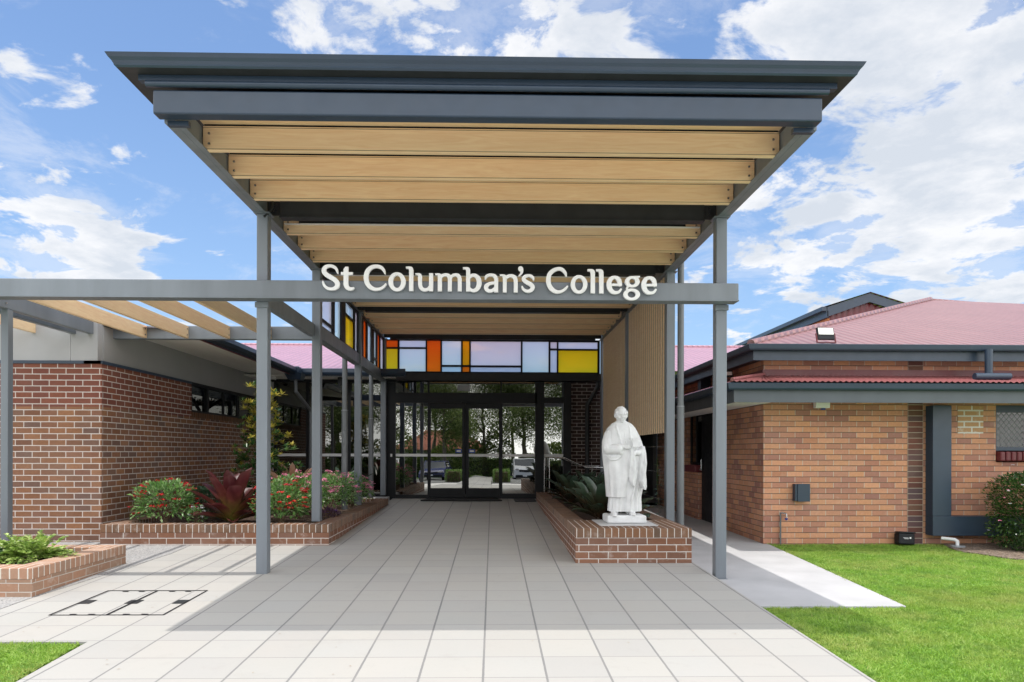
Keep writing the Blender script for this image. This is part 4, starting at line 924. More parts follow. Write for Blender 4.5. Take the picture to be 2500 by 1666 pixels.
# magnolia
mg = empty('magnolia_tree', (-4.12, 12.5, .27), 'slender magnolia with glossy dark leaves and golden tips behind the front left post', 'tree')
mb = MB().tube((-4.12, 12.5, .27), (-4.1, 12.5, 1.3), .03, 10, 0, .022); mb.tube((-4.1, 12.5, 1.3), (-4.06, 12.5, 2.3), .022, 8, 0, .008)
tips = []
for k in range(30):
    z = .5 + 1.85 * (k + .5) / 30; a = k * 2.4; rr = (.62 * (1 - (z - .5) / 2.3) + .12) * random.uniform(.65, 1.1)
    p = (-4.1 + rr * math.cos(a), 12.5 + rr * math.sin(a), z + .12); mb.tube((-4.1, 12.5, z - .1), p, .01, 6, 0, .005); tips.append(p)
mb.build('trunk', 'bark', mg)
parts = []
for k in range(360):
    tp = tips[rng.integers(0, 30)]; q = rng.random() ** .6; c = np.array([-4.1, 12.5, tp[2] - .2]) * (1 - q) + np.array(tp) * q + rng.normal(0, .06, 3)
    n = 8; az = rng.uniform(0, 6.28) + np.arange(n) * 2.4; el = np.linspace(1.1, .0, n)
    dd = np.stack([np.cos(az) * np.cos(el), np.sin(az) * np.cos(el), np.sin(el)], 1)
    gold = (c[2] > 1.4 and rng.random() < .55) or rng.random() < .12
    parts.append(leaves(np.tile(c, (n, 1)), dd, rng.uniform(.09, .14), .045, 1 if gold else 0, rng.uniform(-.3, .3, n), .12, .1))
npmesh('crown', parts, ['leaf_magnolia', 'leaf_gold'], mg)
# bromeliads in right planter
spots = [(1.55, 9.95, .62, .12, 'pale striped green bromeliad nearest the statue'), (1.95, 9.95, .5, .11, 'upright green bromeliad directly behind the statue'), (1.5, 10.7, .5, .09, 'dark green bromeliad second from the statue along the planter'), (2.0, 10.9, .5, .1, 'broad leaved bromeliad behind the statue near the timber screen'),
         (1.55, 11.6, .5, .08, 'narrow leaved bromeliad midway along the right planter'), (1.95, 12.1, .62, .12, 'grey green bromeliad with upright leaves midway along the right planter'), (1.45, 12.8, .55, .09, 'dark spreading bromeliad overhanging the planter rim'), (1.9, 13.4, .6, .11, 'tall grey green bromeliad below the downpipe'),
         (1.5, 14.3, .55, .08, 'dark bromeliad near the handrail posts'), (2.0, 14.9, .6, .1, 'rear bromeliad under the sloping handrail'), (1.55, 15.6, .55, .09, 'last bromeliad at the far end of the right planter')]
for k, (x, y, L_, W_, lb) in enumerate(spots):
    rosette('bromeliad', lb, 'plant', (x, y, .36), 12, L_ * .95, W_ * 1.7, 'brom_green', 'bromeliads in the right planter', (1.4, .3), (.9, -.35), 30 + k)
# creeper on cables
cr = empty('creeper', (2.6, 10.9, .36), 'thin climbing vine on the cables to the right of the statue', 'vine')
mb = MB(); pts = [Vector((2.62 + .02 * math.sin(i), 10.95 + .05 * math.sin(i * .8), .4 + i * .075)) for i in range(11)]
for a, b_ in zip(pts[:-1], pts[1:]): mb.tube(a, b_, .004, 5)
mb.build('stem', 'stem', cr)
q = np.array([list(p) for p in pts for _ in range(3)]); npmesh('foliage', [leaves(q, dirs_rand(len(q), -.3, .4), .08, .035, 0)], ['leaf_ivy'], cr)
# front-left plants
fl_ = empty('lime_plant', (-5.0, 7.62, .17), 'lime green plant with lobed leaves in the pale brick planter', 'plant')
parts = []
for k in range(150):
    az = rng.uniform(0, 6.28); r0 = rng.uniform(.02, .16); el = rng.uniform(.15, 1.35); L_ = rng.uniform(.24, .4)
    d = np.array([math.cos(az) * math.cos(el), math.sin(az) * math.cos(el), math.sin(el)])
    b0 = np.array([-5.0 + math.cos(az) * r0 * 1.3, 7.62 + math.sin(az) * r0, .2])
    m_ = 7
    for j in range(m_):
        q = (j + 1) / m_; c = b0 + d * L_ * q + np.array([0, 0, -.12 * q * q])
        for s_ in (-1, 1):
            sd = np.array([-math.sin(az), math.cos(az), 0]) * s_; dd = (d * .8 + sd * .8)[None] + rng.normal(0, .12, (1, 3))
            parts.append(leaves(c[None], dd, .075 * (1.15 - .5 * q), .045, 0, rng.uniform(-.3, .3, 1)))
npmesh('foliage', parts, ['leaf_lime'], fl_)
bush('groundcover', 'grey green groundcover with purple flowers left of the lime green plant', 'plant', (-5.62, 7.45, .26), (.42, .4, .22), 1100, .045, .035, 'leaf_ivy', ['fl_purple'], 16, .02, .02, .17)
gs = empty('spiky_grass', (-5.95, 7.9, .17), 'spiky pale brown grass leaves at the left edge', 'plant')
npmesh('blades', [blade((-5.95, 7.9, .18), a, 1.2, .7, .62, .02, 8, .2) for a in np.linspace(-.9, 1.2, 8)] + [blade((-5.95, 7.9, .18), a, 1.0, .2, .4, .02, 8, .2) for a in np.linspace(1.5, 5, 7)], ['leaf_dry'], gs)
# right shrub
bush('clipped_shrub', 'dense glossy green shrub against the right brick wall at the right edge', 'shrub', (8.0, 9.95, .52), (.74, .55, .68), 12000, .048, .026, 'leaf_small', ['fl_white', 'fl_pink'], 30, .012, .016, -.05, topbias=-.6, zlo=-.85)
# ------------------------------------------------------------------ LEFT BUILDING
lb = empty('brick_building', (-5.65, 10.17, 0), 'left wing with dark brown brick walls grey cladding and a high window strip', 'building')
WY = 13.17
MB().box(-12, -5.652, 10.17, 10.4, -.1, 2.62).build('wall', 'brick_left', lb)
mb = MB().box(-5.9, -5.65, 10.172, WY, -.1, 2.62); mb.box(-5.9, -5.65, WY, 17.2, -.1, 2.0); mb.build('wall', 'brick_left_side', lb)
MB().box(-5.9, -5.645, WY + .002, 17.2, 2.0, 2.098).build('window_sill', 'rowlock_left', lb)
mb = MB().box(-12, -5.655, 10.155, 10.3, 2.621, 2.665); mb.box(-5.9, -5.635, 10.155, WY, 2.621, 2.665); mb.build('flashing', 'gutter_paint', lb)
mb = MB().box(-12, -6.1, 10.172, 10.3, 2.666, 3.35); mb.box(-6.094, -5.71, 10.17, 10.3, 2.666, 3.35); mb.build('cladding', 'cladding', lb)
mb = MB().box(-5.9, -5.70, 10.302, 17.2, 2.666, 3.185); mb.build('cladding', 'cladding', lb)
wn = MB(); wn.box(-5.70, -5.66, WY, 17.0, 2.10, 2.14); wn.box(-5.70, -5.66, WY, 17.0, 2.60, 2.665)
for y in (WY, 13.95, 14.75, 15.55, 16.3): wn.box(-5.70, -5.665, y, y + .06, 2.14, 2.60)
wn = wn.build('window', 'black_frame', lb); MB().box(-5.69, -5.683, WY + .02, 17.0, 2.12, 2.62).build('pane', 'window_glass', wn); MB().box(-6.4, -5.9, WY, 17, 2.0, 2.7).build('room', 'void', lb)
mb = MB(); mb.add([(-5.71, 10.9, 3.187), (-4.55, 10.9, 3.10), (-4.55, 16.85, 3.10), (-5.71, 16.85, 3.187)], [(0, 1, 2, 3)]); mb.add([(-5.71, 10.9, 3.2), (-4.55, 10.9, 3.113), (-4.55, 16.85, 3.113), (-5.71, 16.85, 3.2)], [(0, 1, 2, 3)]); mb.build('soffit', 'white_soffit', lb)
MB().box(-4.56, -4.535, 10.9, 16.0, 3.085, 3.13).build('fascia', 'burgundy', lb)
mb = MB(); gp = [(-4.53, 3.10), (-4.53, 3.115), (-4.42, 3.125), (-4.385, 3.17), (-4.385, 3.24), (-4.40, 3.25), (-4.41, 3.24), (-4.41, 3.18), (-4.52, 3.14), (-4.545, 3.25), (-4.56, 3.25), (-4.56, 3.10)]
mb.prism([(x, z) for x, z in gp], 'y', 10.9, 15.95); mb.build('gutter', 'gutter_paint', lb)
mb = MB(); mb.add([(-4.5, 10.6, 3.2), (-4.5, 17, 3.2), (-12, 17, 3.5), (-12, 10.4, 3.4)], [(0, 1, 2, 3)]); mb.add([(-12, 10.3, 3.36), (-5.7, 10.3, 3.2), (-4.5, 10.6, 3.2), (-12, 10.4, 3.4)], [(0, 1, 2, 3)]); mb.build('roof', 'roof_red_mid', lb)
mb = MB(); mb.box(-5.62, -5.60, 10.5, 10.6, -.1, .1)
# ------------------------------------------------------------------ CENTRE BUILDING (glass front)
cb = empty('entrance_building', (-.4, 16.9, .24), 'low entrance building with dark framed glass front under a pink red metal roof', 'building')
GY = 16.9
mb = MB(); 
for x in (-5.27, -4.5, -3.5): mb.box(x, x + .07, GY - .04, GY + .04, .3, 3.09)
mb.box(-5.27, -2.56, GY - .045, GY + .045, .2, .33); mb.box(-5.27, -2.56, GY - .045, GY + .045, 3.03, 3.1)
gl = mb.build('glazed_wall', 'black_frame', cb)
MB().box(-5.25, -2.5, GY - .004, GY + .004, .3, 3.05).build('pane', 'side_glass', gl)
mb = MB(); mb.box(-5.19, -2.56, GY - .012, GY - .009, 1.247, 1.311); mb.build('safety_stripe', 'white_plastic', gl)
MB().box(-5.65, -5.27, GY - .05, GY + .05, 0, 3.1).build('wall', 'cladding', cb)
ed = MB(); EY = 16.78
ed.box(-2.58, -2.33, EY - .05, EY + .1, .24, 3.05); ed.box(-2.33, 1.06, EY - .05, EY + .06, 2.535, 2.78)
ed.box(-1.565, -1.525, EY - .03, EY + .04, .24, 2.535); ed.box(-1.565, -1.525, EY - .03, EY + .04, 2.78, 3.05); ed.box(.18, .215, EY - .03, EY + .04, 2.78, 3.05); ed.box(.17, .235, EY - .03, EY + .04, .24, 2.535)
ed.box(1.02, 1.235, EY - .05, EY + .1, .24, 3.05); ed.box(1.70, 1.885, EY - .05, EY + .1, .24, 3.05); ed.box(1.235, 1.70, EY - .02, EY + .04, 2.54, 2.68)
ed.box(-2.33, -1.565, EY - .03, EY + .03, .24, .33); ed.box(.235, 1.02, EY - .03, EY + .03, .24, .36); ed.box(1.235, 1.7, EY - .03, EY + .03, .24, .36)
ef = ed.build('door_frame', 'black_frame', cb)
for a, b_, z0, z1 in ((-2.33, -1.565, .33, 2.535), (.235, 1.02, .36, 2.535), (1.235, 1.70, .36, 2.54), (-2.33, -1.565, 2.78, 3.05), (-1.525, .18, 2.78, 3.05), (.215, 1.02, 2.78, 3.05), (1.235, 1.7, 2.68, 3.05)):
    MB().box(a, b_, EY + .0, EY + .008, z0, z1).build('pane', 'door_glass' if z1 < 2.6 else 'side_glass', ef)
for a, b_ in ((-2.33, -1.565), (.235, 1.02), (1.235, 1.70)): MB().box(a, b_, EY - .006, EY - .003, 1.247, 1.311).build('safety_stripe', 'white_plastic', ef)
for k, (a, b_) in enumerate(((-1.522, -.66), (-.645, .168))):
    mb = MB(); st_ = .045
    ia, ib = (a + .035, b_ - .075) if k == 0 else (a + .07, b_ - .02)
    mb.box(a, ia, EY - .035, EY - .005, .27, 2.53); mb.box(ib, b_, EY - .035, EY - .005, .27, 2.53); mb.box(ia, ib, EY - .034, EY - .006, .27, .49); mb.box(ia, ib, EY - .034, EY - .006, 2.40, 2.53)
    dr = mb.build('sliding_door', 'black_frame', cb)
    MB().box(ia, ib, EY - .022, EY - .016, .49, 2.40).build('pane', 'door_glass', dr)
    MB().box(ia, ib, EY - .028, EY - .0245, 1.247, 1.311).build('safety_stripe', 'white_plastic', dr)
    sx0 = ib - .16 if k == 0 else ia
    s2 = MB().box(sx0, sx0 + .15, EY - .03, EY - .026, 1.335, 1.425); s2 = s2.build('push_sticker', 'blue_plastic', dr)
    ar = [(.02, 1.362), (.02, 1.398), (.11, 1.398), (.128, 1.38), (.11, 1.362)]
    MB().prism([((sx0 + p) if k else (sx0 + .15 - p), z) for p, z in ar], 'y', EY - .034, EY - .031).build('arrow', 'white_plastic', s2)
MB().bbox(-.755, -.505, EY - .09, EY - .045, 2.525, 2.575, .015).build('door_sensor', 'black_frame', cb)
MB().bbox(-.85, -.55, EY - .03, EY - .012, 2.83, 2.98, .004).build('vent_box', 'grey_plastic', cb)
MB().box(-.6, -.38, 17.3, 17.33, 2.36, 2.46).build('exit_light', 'green_sign', cb)
for x in (-2.45, -2.66): MB().bbox(x, x + .045, EY - .07, EY - .052, 1.24 if x > -2.5 else 1.55, 1.31 if x > -2.5 else 1.61, .004).build('intercom', 'white_plastic', cb)
MB().box(1.886, 2.66, 16.86, 17.1, 0, 3.05).build('wall', 'brick_pier', cb)
mb = MB(); mb.box(-5.65, 4.1, 17.12, 22, 3.1, 3.16); mb.box(-5.65, 4.1, 21.9, 22, 0, 3.1); mb.box(-5.7, -5.6, 17.3, 22, 0, 3.1); mb.box(4.0, 4.1, 17.3, 22, 0, 3.1); mb.build('room', 'interior', cb)
MB().box(-5.65, 4.1, 16.95, 22, .12, .25).build('room_floor', 'interior', cb)
mb = MB().add([(-4.4, 16.05, 3.1), (-2.4, 16.05, 3.1), (-2.4, 17, 3.1), (-4.4, 17, 3.1)], [(0, 1, 2, 3)]); mb.box(-5.7, -2.3, 16.05, 17.1, 3.102, 3.12); mb.build('soffit', 'white_soffit', cb)
mb = MB().prism([(y, z) for y, z in ((16.05, 3.105), (15.98, 3.12), (15.95, 3.17), (15.95, 3.25), (15.965, 3.26), (15.975, 3.25), (15.975, 3.18), (16.05, 3.15))], 'x', -4.39, -2.0); mb.box(-4.39, -2.0, 16.05, 16.08, 3.085, 3.2); mb.build('gutter', 'gutter_paint', cb)
mb = MB(); ry = 22.3; mb.add([(-14, 15.98, 3.235), (10, 15.98, 3.235), (10, ry, 4.75), (-14, ry, 4.75)], [(0, 1, 2, 3)]); mb.add([(-14, 28.5, 3.2), (10, 28.5, 3.2), (10, ry, 4.75), (-14, ry, 4.75)], [(0, 1, 2, 3)])
# cut: front slope only outside the canopy area
mb = MB()
mb2 = MB().box(-2.98, 2.95, 17.0, 28.5, 3.16, 3.2); mb2.build('bounce_flat_roof', 'concrete', cb)  # unseen roof, kept low and pale to throw light onto the rear panes
for a, b_, c, nm in ((-14, -2.98, -3.62, 'l'), (10, 2.95, 3.6, 'r')):
    mb = MB(); mb.add([(a, 15.98, 3.235), (b_, 15.98, 3.235), (c, ry, 4.75), (a, ry, 4.75), (c * 1.2, 28.5, 3.2), (a, 28.5, 3.2)], [(0, 1, 2, 3), (3, 2, 4, 5)])
    rf_ = mb.build('roof', 'roof_red_mid', cb); MB().tube((a, ry, 4.76), (c, ry, 4.76), .05, 10).build('ridge_cap', 'roof_red_mid', rf_)
# rain head and offset pipe at the inside corner
rh = empty('rain_head', (-4.45, 15.85, 2.9), 'grey rainwater head with an angled outlet pipe at the gutter corner', 'downpipe')
mb = MB(); mb.add([(-4.60, 15.7, 2.98), (-4.32, 15.7, 2.98), (-4.32, 15.98, 2.98), (-4.60, 15.98, 2.98), (-4.66, 15.62, 3.12), (-4.26, 15.62, 3.12), (-4.26, 15.98, 3.12), (-4.66, 15.98, 3.12)], [(0, 3, 2, 1), (4, 5, 6, 7), (0, 1, 5, 4), (1, 2, 6, 5), (2, 3, 7, 6), (3, 0, 4, 7)]); mb.bbox(-4.52, -4.34, 15.66, 15.9, 3.12, 3.27, .02)
mb.build('head', 'gutter_paint', rh); mb = MB().path([(-4.46, 15.84, 2.98), (-4.46, 15.84, 2.72), (-4.36, 16.75, 2.35), (-4.36, 16.75, .3)], .04, 14); mb.build('outlet_pipe', 'pipe_paint', rh)
mb = MB().path([(2.52, 16.68, 3.03), (2.52, 16.68, 2.93), (2.28, 16.76, 2.5), (2.28, 16.76, .3)], .052, 16); tag(mb.build('downpipe', 'dark_steel'), 'dark round downpipe with an angled top on the brown brick pier beside the doors', 'downpipe')
e = empty('security_camera', (-5.15, 16.4, 3.1), 'small white dome camera under the soffit near the left glass', 'camera')
MB().tube((-5.15, 16.4, 3.1), (-5.15, 16.4, 3.04), .08, 18, 0, .075).build('housing', 'white_plastic', e); MB().ball((-5.15, 16.4, 3.04), (.055, .055, .055), 14, 8).build('dome', 'black_frame', e)
tag(MB().bbox(-3.62, -3.52, 16.3, 16.42, 2.9, 3.1, .01).build('speaker', 'black_frame'), 'small black speaker under the soffit above the left glass', 'speaker')
# mats
tag(MB().prism([(-1.66, 16.05), (.22, 16.05), (.12, 16.68), (-1.5, 16.68)], 'z', fz(16.4) + .002, fz(16.4) + .03).build('door_mat', 'black_rubber'), 'long black rubber mat in front of the sliding doors', 'mat')
tag(MB().prism([(.52, 15.9), (1.0, 15.9), (1.0, 16.66), (.5, 16.66)], 'z', fz(16.2) + .004, fz(16.2) + .022).build('door_mat', 'mat_grey'), 'grey mat at the foot of the right side glass beside the planter', 'mat')
# handrails
hr = empty('handrail', (1.3, 16.4, .42), 'double stainless steel handrail sloping down behind the right planter', 'handrail')
MB().path([(1.225, 16.5, .4), (1.225, 16.5, 1.235), (1.6, 16.5, 1.235), (2.05, 16.5, 1.03), (2.52, 16.5, 1.03)], .012, 10).build('rail', 'stainless', hr)
MB().path([(1.335, 16.35, .4), (1.335, 16.35, 1.225), (1.69, 16.35, 1.225), (2.2, 16.35, 1.0), (2.6, 16.35, 1.0)], .014, 10).build('rail', 'stainless', hr)
MB().tube((2.36, 16.5, .4), (2.36, 16.5, 1.03), .011, 8).build('post', 'stainless', hr)
# service cover in paving
sc_ = empty('service_cover', (-3.36, 6.59, fz(6.59)), 'paved service cover outlined in black metal set in the left paving', 'manhole cover')
zc2 = lambda y: fz(y) + .004
def flat(pts, name, mat): 
    m_ = MB(); n = len(pts); m_.add([(x, y, zc2(y)) for x, y in pts] + [(x, y, zc2(y) - .003) for x, y in pts], [tuple(range(n)), tuple(range(n, 2 * n))[::-1]]); return m_
ax, bx2, ay, by2 = -3.86, -2.86, 6.12, 7.07; w_ = .018
m_ = MB()
for x0, x1, y0, y1 in ((ax, bx2, ay, ay + w_), (ax, bx2, by2 - w_, by2), (ax, ax + w_, ay, by2), (bx2 - w_, bx2, ay, by2), (-3.372, -3.348, ay, by2)):
    m_.add([(x0, y0, zc2(y0)), (x1, y0, zc2(y0)), (x1, y1, zc2(y1)), (x0, y1, zc2(y1))], [(0, 1, 2, 3)])
m_.build('frame_strip', 'black_frame', sc_)
for x, y in ((-3.80, 6.6), (-3.36, 6.6), (-2.92, 6.6)): flat([(x - .06, y - .07), (x + .06, y - .07), (x + .06, y + .07), (x - .06, y + .07)], 'p', '').build('lifting_plate', 'dark_steel', sc_)
m_ = MB()
for x in (-3.66, -3.5, -3.2, -3.04):
    for y in (ay + .03, by2 - .05): m_.add([(x - .03, y - .012, zc2(y) + .001), (x + .03, y - .012, zc2(y) + .001), (x + .03, y + .012, zc2(y) + .001), (x - .03, y + .012, zc2(y) + .001)], [(0, 1, 2, 3)])
m_.build('lug', 'black_frame', sc_)
# ------------------------------------------------------------------ RIGHT BUILDING
rb = empty('brick_building', (4.17, 10.65, -.05), 'right building with orange brown brick walls and a pink red hipped metal roof', 'building')
mb = MB().box(4.17, 6.413, 10.65, 10.9, -.2, 2.8); mb.box(6.657, 7.8, 10.65, 10.9, -.2, 2.8); mb.box(7.8, 12, 10.65, 10.9, -.2, 1.22); mb.box(7.8, 12, 10.65, 10.9, 2.1, 2.8); mb.build('wall', 'brick_right', rb)
MB().box(6.414, 6.656, 10.645, 10.9, -.2, 2.8).build('brick_band', 'brick_band', rb)
MB().box(7.2, 7.6, 10.646, 10.7, 1.66, 2.09).build('repointed_patch', 'brick_patch', rb)
mb = MB().box(4.172, 4.4, 10.902, 13.15, -.2, 2.8); mb.box(4.172, 4.4, 14.05, 14.9, -.2, .95); mb.box(4.172, 4.4, 14.9, 17.6, -.2, 2.8); mb.box(4.172, 4.4, 13.15, 14.9, 2.2, 2.8); mb.build('wall', 'brick_right_side', rb)
mb = MB()
for i in range(10): mb.bbox(4.10, 4.4, 14.06 + i * .085, 14.135 + i * .085, .955, 1.10, .02)
mb.build('window_sill', 'burgundy', rb)
wd = MB().box(4.25, 4.3, 14.05, 14.1, 1.1, 2.2); wd.box(4.25, 4.3, 14.45, 14.49, 1.1, 2.2); wd.box(4.25, 4.3, 14.85, 14.9, 1.1, 2.2); wd.box(4.25, 4.3, 14.05, 14.9, 1.1, 1.15); wd = wd.build('window', 'black_frame', rb); MB().box(4.27, 4.28, 14.05, 14.9, 1.1, 2.2).build('pane', 'side_glass', wd)
dr = MB().box(4.24, 4.29, 13.15, 14.05, -.02, 2.2).build('door', 'black_frame', rb); mb = MB().tube((4.2, 13.95, 1.0), (4.2, 13.95, 1.22), .012, 8); mb.tube((4.24, 13.95, 1.02), (4.16, 13.95, 1.02), .012, 8); mb.tube((4.16, 13.95, 1.02), (4.16, 13.83, 1.02), .011, 8); mb.build('handle', 'stainless', dr)
MB().box(4.5, 12, 11, 17, -.1, 2.7).build('room', 'void', rb)
# gutters + fascias
def gutter(pts, z0, z1, name='gutter', w_=.11, mat='gutter_paint'):
    # polyline in plan (outer edge); quad section
    mb = MB(); sec = [(0, z0 + .02), (.012, z0), (w_, z0), (w_, z1 - .01), (-.004, z1), (-.012, z1 - .006)]
    n = len(pts); norm = []
    for i in range(n):
        t0 = Vector(pts[i]) - Vector(pts[i - 1]) if i else Vector(pts[1]) - Vector(pts[0]); t1 = Vector(pts[i + 1]) - Vector(pts[i]) if i < n - 1 else t0
        n0 = Vector((-t0.y, t0.x)).normalized(); n1 = Vector((-t1.y, t1.x)).normalized(); m_ = (n0 + n1).normalized(); norm.append(m_ / max(.3, m_.dot(n0)))
    vs = [(pts[i][0] + norm[i].x * o_, pts[i][1] + norm[i].y * o_, z) for i in range(n) for o_, z in sec]; k = len(sec)
    fs = [(i * k + j, (i + 1) * k + j, (i + 1) * k + (j + 1) % k, i * k + (j + 1) % k) for i in range(n - 1) for j in range(k)] + [tuple(range(k)), tuple(range((n - 1) * k, n * k))]
    mb.add(vs, fs); return mb.build(name, mat, rb)
gutter([(3.36, 17.5), (3.36, 9.86), (12, 9.86)], 2.262, 2.36); gutter([(3.80, 17.6), (3.80, 10.25), (12, 10.25)], 2.885, 2.975)
mb = MB().box(3.47, 12, 9.96, 10.0, 2.085, 2.262); mb.box(3.47, 3.51, 10.0, 17.5, 2.085, 2.262); mb.build('fascia', 'fascia_paint', rb)
mb = MB().box(3.90, 12, 10.36, 10.40, 2.745, 2.885); mb.box(3.90, 3.94, 10.4, 17.6, 2.745, 2.885); mb.box(3.94, 12, 10.4, 10.65, 2.79, 2.80); mb.box(3.94, 4.2, 10.4, 17.6, 2.79, 2.80); mb.build('fascia', 'gutter_paint', rb)
mb = MB().box(3.51, 4.168, 10.0, 17.4, 2.11, 2.12); mb.add([(4.168, 10.0, 2.12), (12, 10.0, 2.12), (12, 10.648, 2.36), (4.168, 10.648, 2.36)], [(0, 1, 2, 3)]); mb.build('soffit', 'white_soffit', rb)
# corrugated skirt (real waves)
mb = MB(); nx = int((12 - 3.4) / .0106); xs_ = np.linspace(3.42, 12, nx); vs = []
for y, z in ((9.83, 2.375), (10.645, 2.545)):
    for x in xs_:
        vs.append((x + (0 if y < 10 else max(0, (4.17 - x)) * 1.0), y, z + .010 * math.sin(2 * math.pi * x / .085)))
mb.add(vs, [(i, i + 1, nx + i + 1, nx + i) for i in range(nx - 1)], 0, True); mb.build('skirt_roof', 'roof_skirt', rb, recalc=False)
mb = MB(); ny = 420; ysk = np.linspace(9.85, 17.4, ny); vs = []
for x, z in ((3.40, 2.375), (4.165, 2.545)):
    for y in ysk: vs.append((x, y + (0 if x < 4 else max(0, 10.65 - y)), z + .01 * math.sin(2 * math.pi * y / .085)))
mb.add(vs, [(i, i + 1, ny + i + 1, ny + i) for i in range(ny - 1)], 0, True); mb.build('skirt_roof', 'roof_skirt', rb, recalc=False)
mb = MB().tube((3.40, 9.84, 2.40), (4.17, 10.64, 2.565), .028, 10); mb.build('hip_cap', 'roof_skirt', rb)
mb = MB().box(4.15, 12, 10.635, 10.649, 2.53, 2.64); mb.box(4.155, 4.169, 10.65, 17.4, 2.53, 2.64); mb.build('flashing', 'burgundy', rb)
# hipped main roof
A1 = (3.84, 10.30, 2.985); Ap = (11.28, 17.76, 5.31); B1 = (26, 10.30, 2.985); Rd = (14.6, 18.35, 5.235); Bk = (3.84, 25, 2.985)
mb = MB(); mb.add([A1, B1, (24, 19.6, 4.9), Rd, Ap], [(0, 1, 2, 3, 4)]); mb.add([A1, Ap, (11.28, 24, 3.4), Bk], [(0, 1, 2, 3)]); mb.add([Ap, Rd, (24, 19.6, 4.9), (26, 28, 3), (11.28, 24, 3.4)], [(0, 1, 2, 3, 4)])
rr_ = mb.build('roof', 'roof_red', rb); mb = MB().tube(A1, (Ap[0], Ap[1], Ap[2] + .02), .06, 10); mb.tube(Ap, Rd, .04, 10); mb.build('ridge_cap', 'roof_red', rr_)
MB().box(3.98, 4.17, 13.25, 13.45, 2.38, 2.9).build('post', 'gutter_paint', rb)
# boxed column and beam
mb = MB().bbox(6.69, 6.98, 10.46, 10.64, .40, 2.085, .006); mb.bbox(6.69, 10.5, 10.455, 10.64, .10, .399, .006); mb.build('boxed_column', 'dark_steel' if False else 'gutter_paint', rb)
# window with diamond mesh
mb = MB().box(7.8, 9.6, 10.70, 10.76, 1.40, 1.455); mb.box(7.8, 9.6, 10.70, 10.76, 2.0, 2.1); mb.box(7.8, 7.85, 10.70, 10.76, 1.455, 2.0); wn = mb.build('window', 'gutter_paint', rb)
MB().box(7.8, 9.6, 10.77, 10.78, 1.4, 2.1).build('pane', 'dim_glass', wn)
mb = MB(); p = .085
for k in range(-12, 30):
    for sgn in (1, -1):
        pts = []
        for j in range(0, 15):
            z = 1.45 + j * p / 2 * 1.15; x = 7.8 + k * p + (j % 2) * p / 2 * sgn
            pts.append((x, 10.715 + .004 * sgn, min(z, 2.02)))
        for a, b_ in zip(pts[:-1], pts[1:]):
            if a[0] > 7.84 and b_[0] > 7.84 and a[2] < 2.02: mb.tube(a, b_, .0032, 4, 0, None, False)
mb.build('security_mesh', 'grey_plastic', wn)
mb = MB()
for i in range(20): mb.bbox(7.81 + i * .088, 7.888 + i * .088, 10.56, 10.75, 1.235, 1.385, .02)
mb.build('window_sill', 'burgundy', rb)
# spreader pipe
e = empty('downpipe', (7.35, 10.05, 2.45), 'grey downpipe ending in a horizontal spreader pipe on the lower red roof', 'downpipe')
MB().tube((7.36, 10.2, 2.5), (7.36, 10.2, 2.9), .052, 18).build('riser', 'gutter_paint', e); mb = MB().tube((7.09, 10.12, 2.49), (7.62, 10.12, 2.49), .05, 18); mb.build('spreader', 'gutter_paint', e)
# floodlights
def flood(label, loc, rot, s_=1.):
    e = empty('floodlight', loc, label, 'floodlight', None); e.rotation_euler = rot
    def mk(mb, nm, m): o = mb.build(nm, m); o.parent = e; return o
    mk(MB().bbox(-.13 * s_, .13 * s_, -.02, .02, 0, .19 * s_, .006), 'housing', 'black_frame')
    mk(MB().box(-.115 * s_, .115 * s_, -.026, -.021, .075 * s_, .18 * s_), 'lens', 'white_soffit')
    mk(MB().box(-.15 * s_, -.135 * s_, -.01, .01, -.04, .1 * s_).box(.135 * s_, .15 * s_, -.01, .01, -.04, .1 * s_).box(-.15 * s_, .15 * s_, -.01, .01, -.05, -.04), 'bracket', 'rust_timber' if False else 'burgundy')
    return e
flood('black framed floodlight standing on the red roof above the gutter', (4.98, 10.32, 3.05), (R(-14), 0, R(3)))
flood('small floodlight under the eave beside the right front post', (3.93, 11.55, 2.62), (R(25), 0, R(-25)), .55)
# wall items
e = empty('meter_box', (4.735, 10.65, .62), 'dark grey metal box mounted on the orange brick wall', 'box')
MB().bbox(4.62, 4.84, 10.55, 10.648, .62, .88, .006).build('case', 'gutter_paint', e); MB().bbox(4.655, 4.845, 10.535, 10.549, .612, .885, .004).build('cover', 'gutter_paint', e)
e = empty('alarm_box', (5.05, 10.65, 2.04), 'white alarm box with blue strobe under the lower gutter', 'alarm')
MB().bbox(4.94, 5.165, 10.56, 10.648, 2.045, 2.3, .01).build('case', 'white_plastic', e); MB().bbox(5.04, 5.10, 10.57, 10.62, 2.02, 2.044, .008).build('strobe', 'blue_plastic', e)
e = empty('garden_tap', (4.43, 10.6, -.05), 'garden tap with blue handle on a grey pipe by the brick corner', 'tap')
MB().path([(4.425, 10.62, -.06), (4.425, 10.62, .43), (4.45, 10.58, .44)], .012, 10).build('pipe', 'pipe_paint', e); mb = MB().tube((4.43, 10.6, .44), (4.48, 10.54, .43), .014, 10); mb.tube((4.48, 10.54, .43), (4.485, 10.535, .37), .011, 10); mb.build('spout', 'stainless', e); mb = MB().tube((4.48, 10.54, .36), (4.48, 10.54, .33), .026, 10, 0, .014); mb.build('handle', 'blue_plastic', e)
M_ = Matrix.Translation((6.3, 10.53, -.04)) @ Matrix.Rotation(R(3), 4, 'Y') @ Matrix.Rotation(R(-6), 4, 'X')
e = empty('bait_box', (6.3, 10.53, -.05), 'small black plastic box standing at the foot of the right brick wall', 'box')
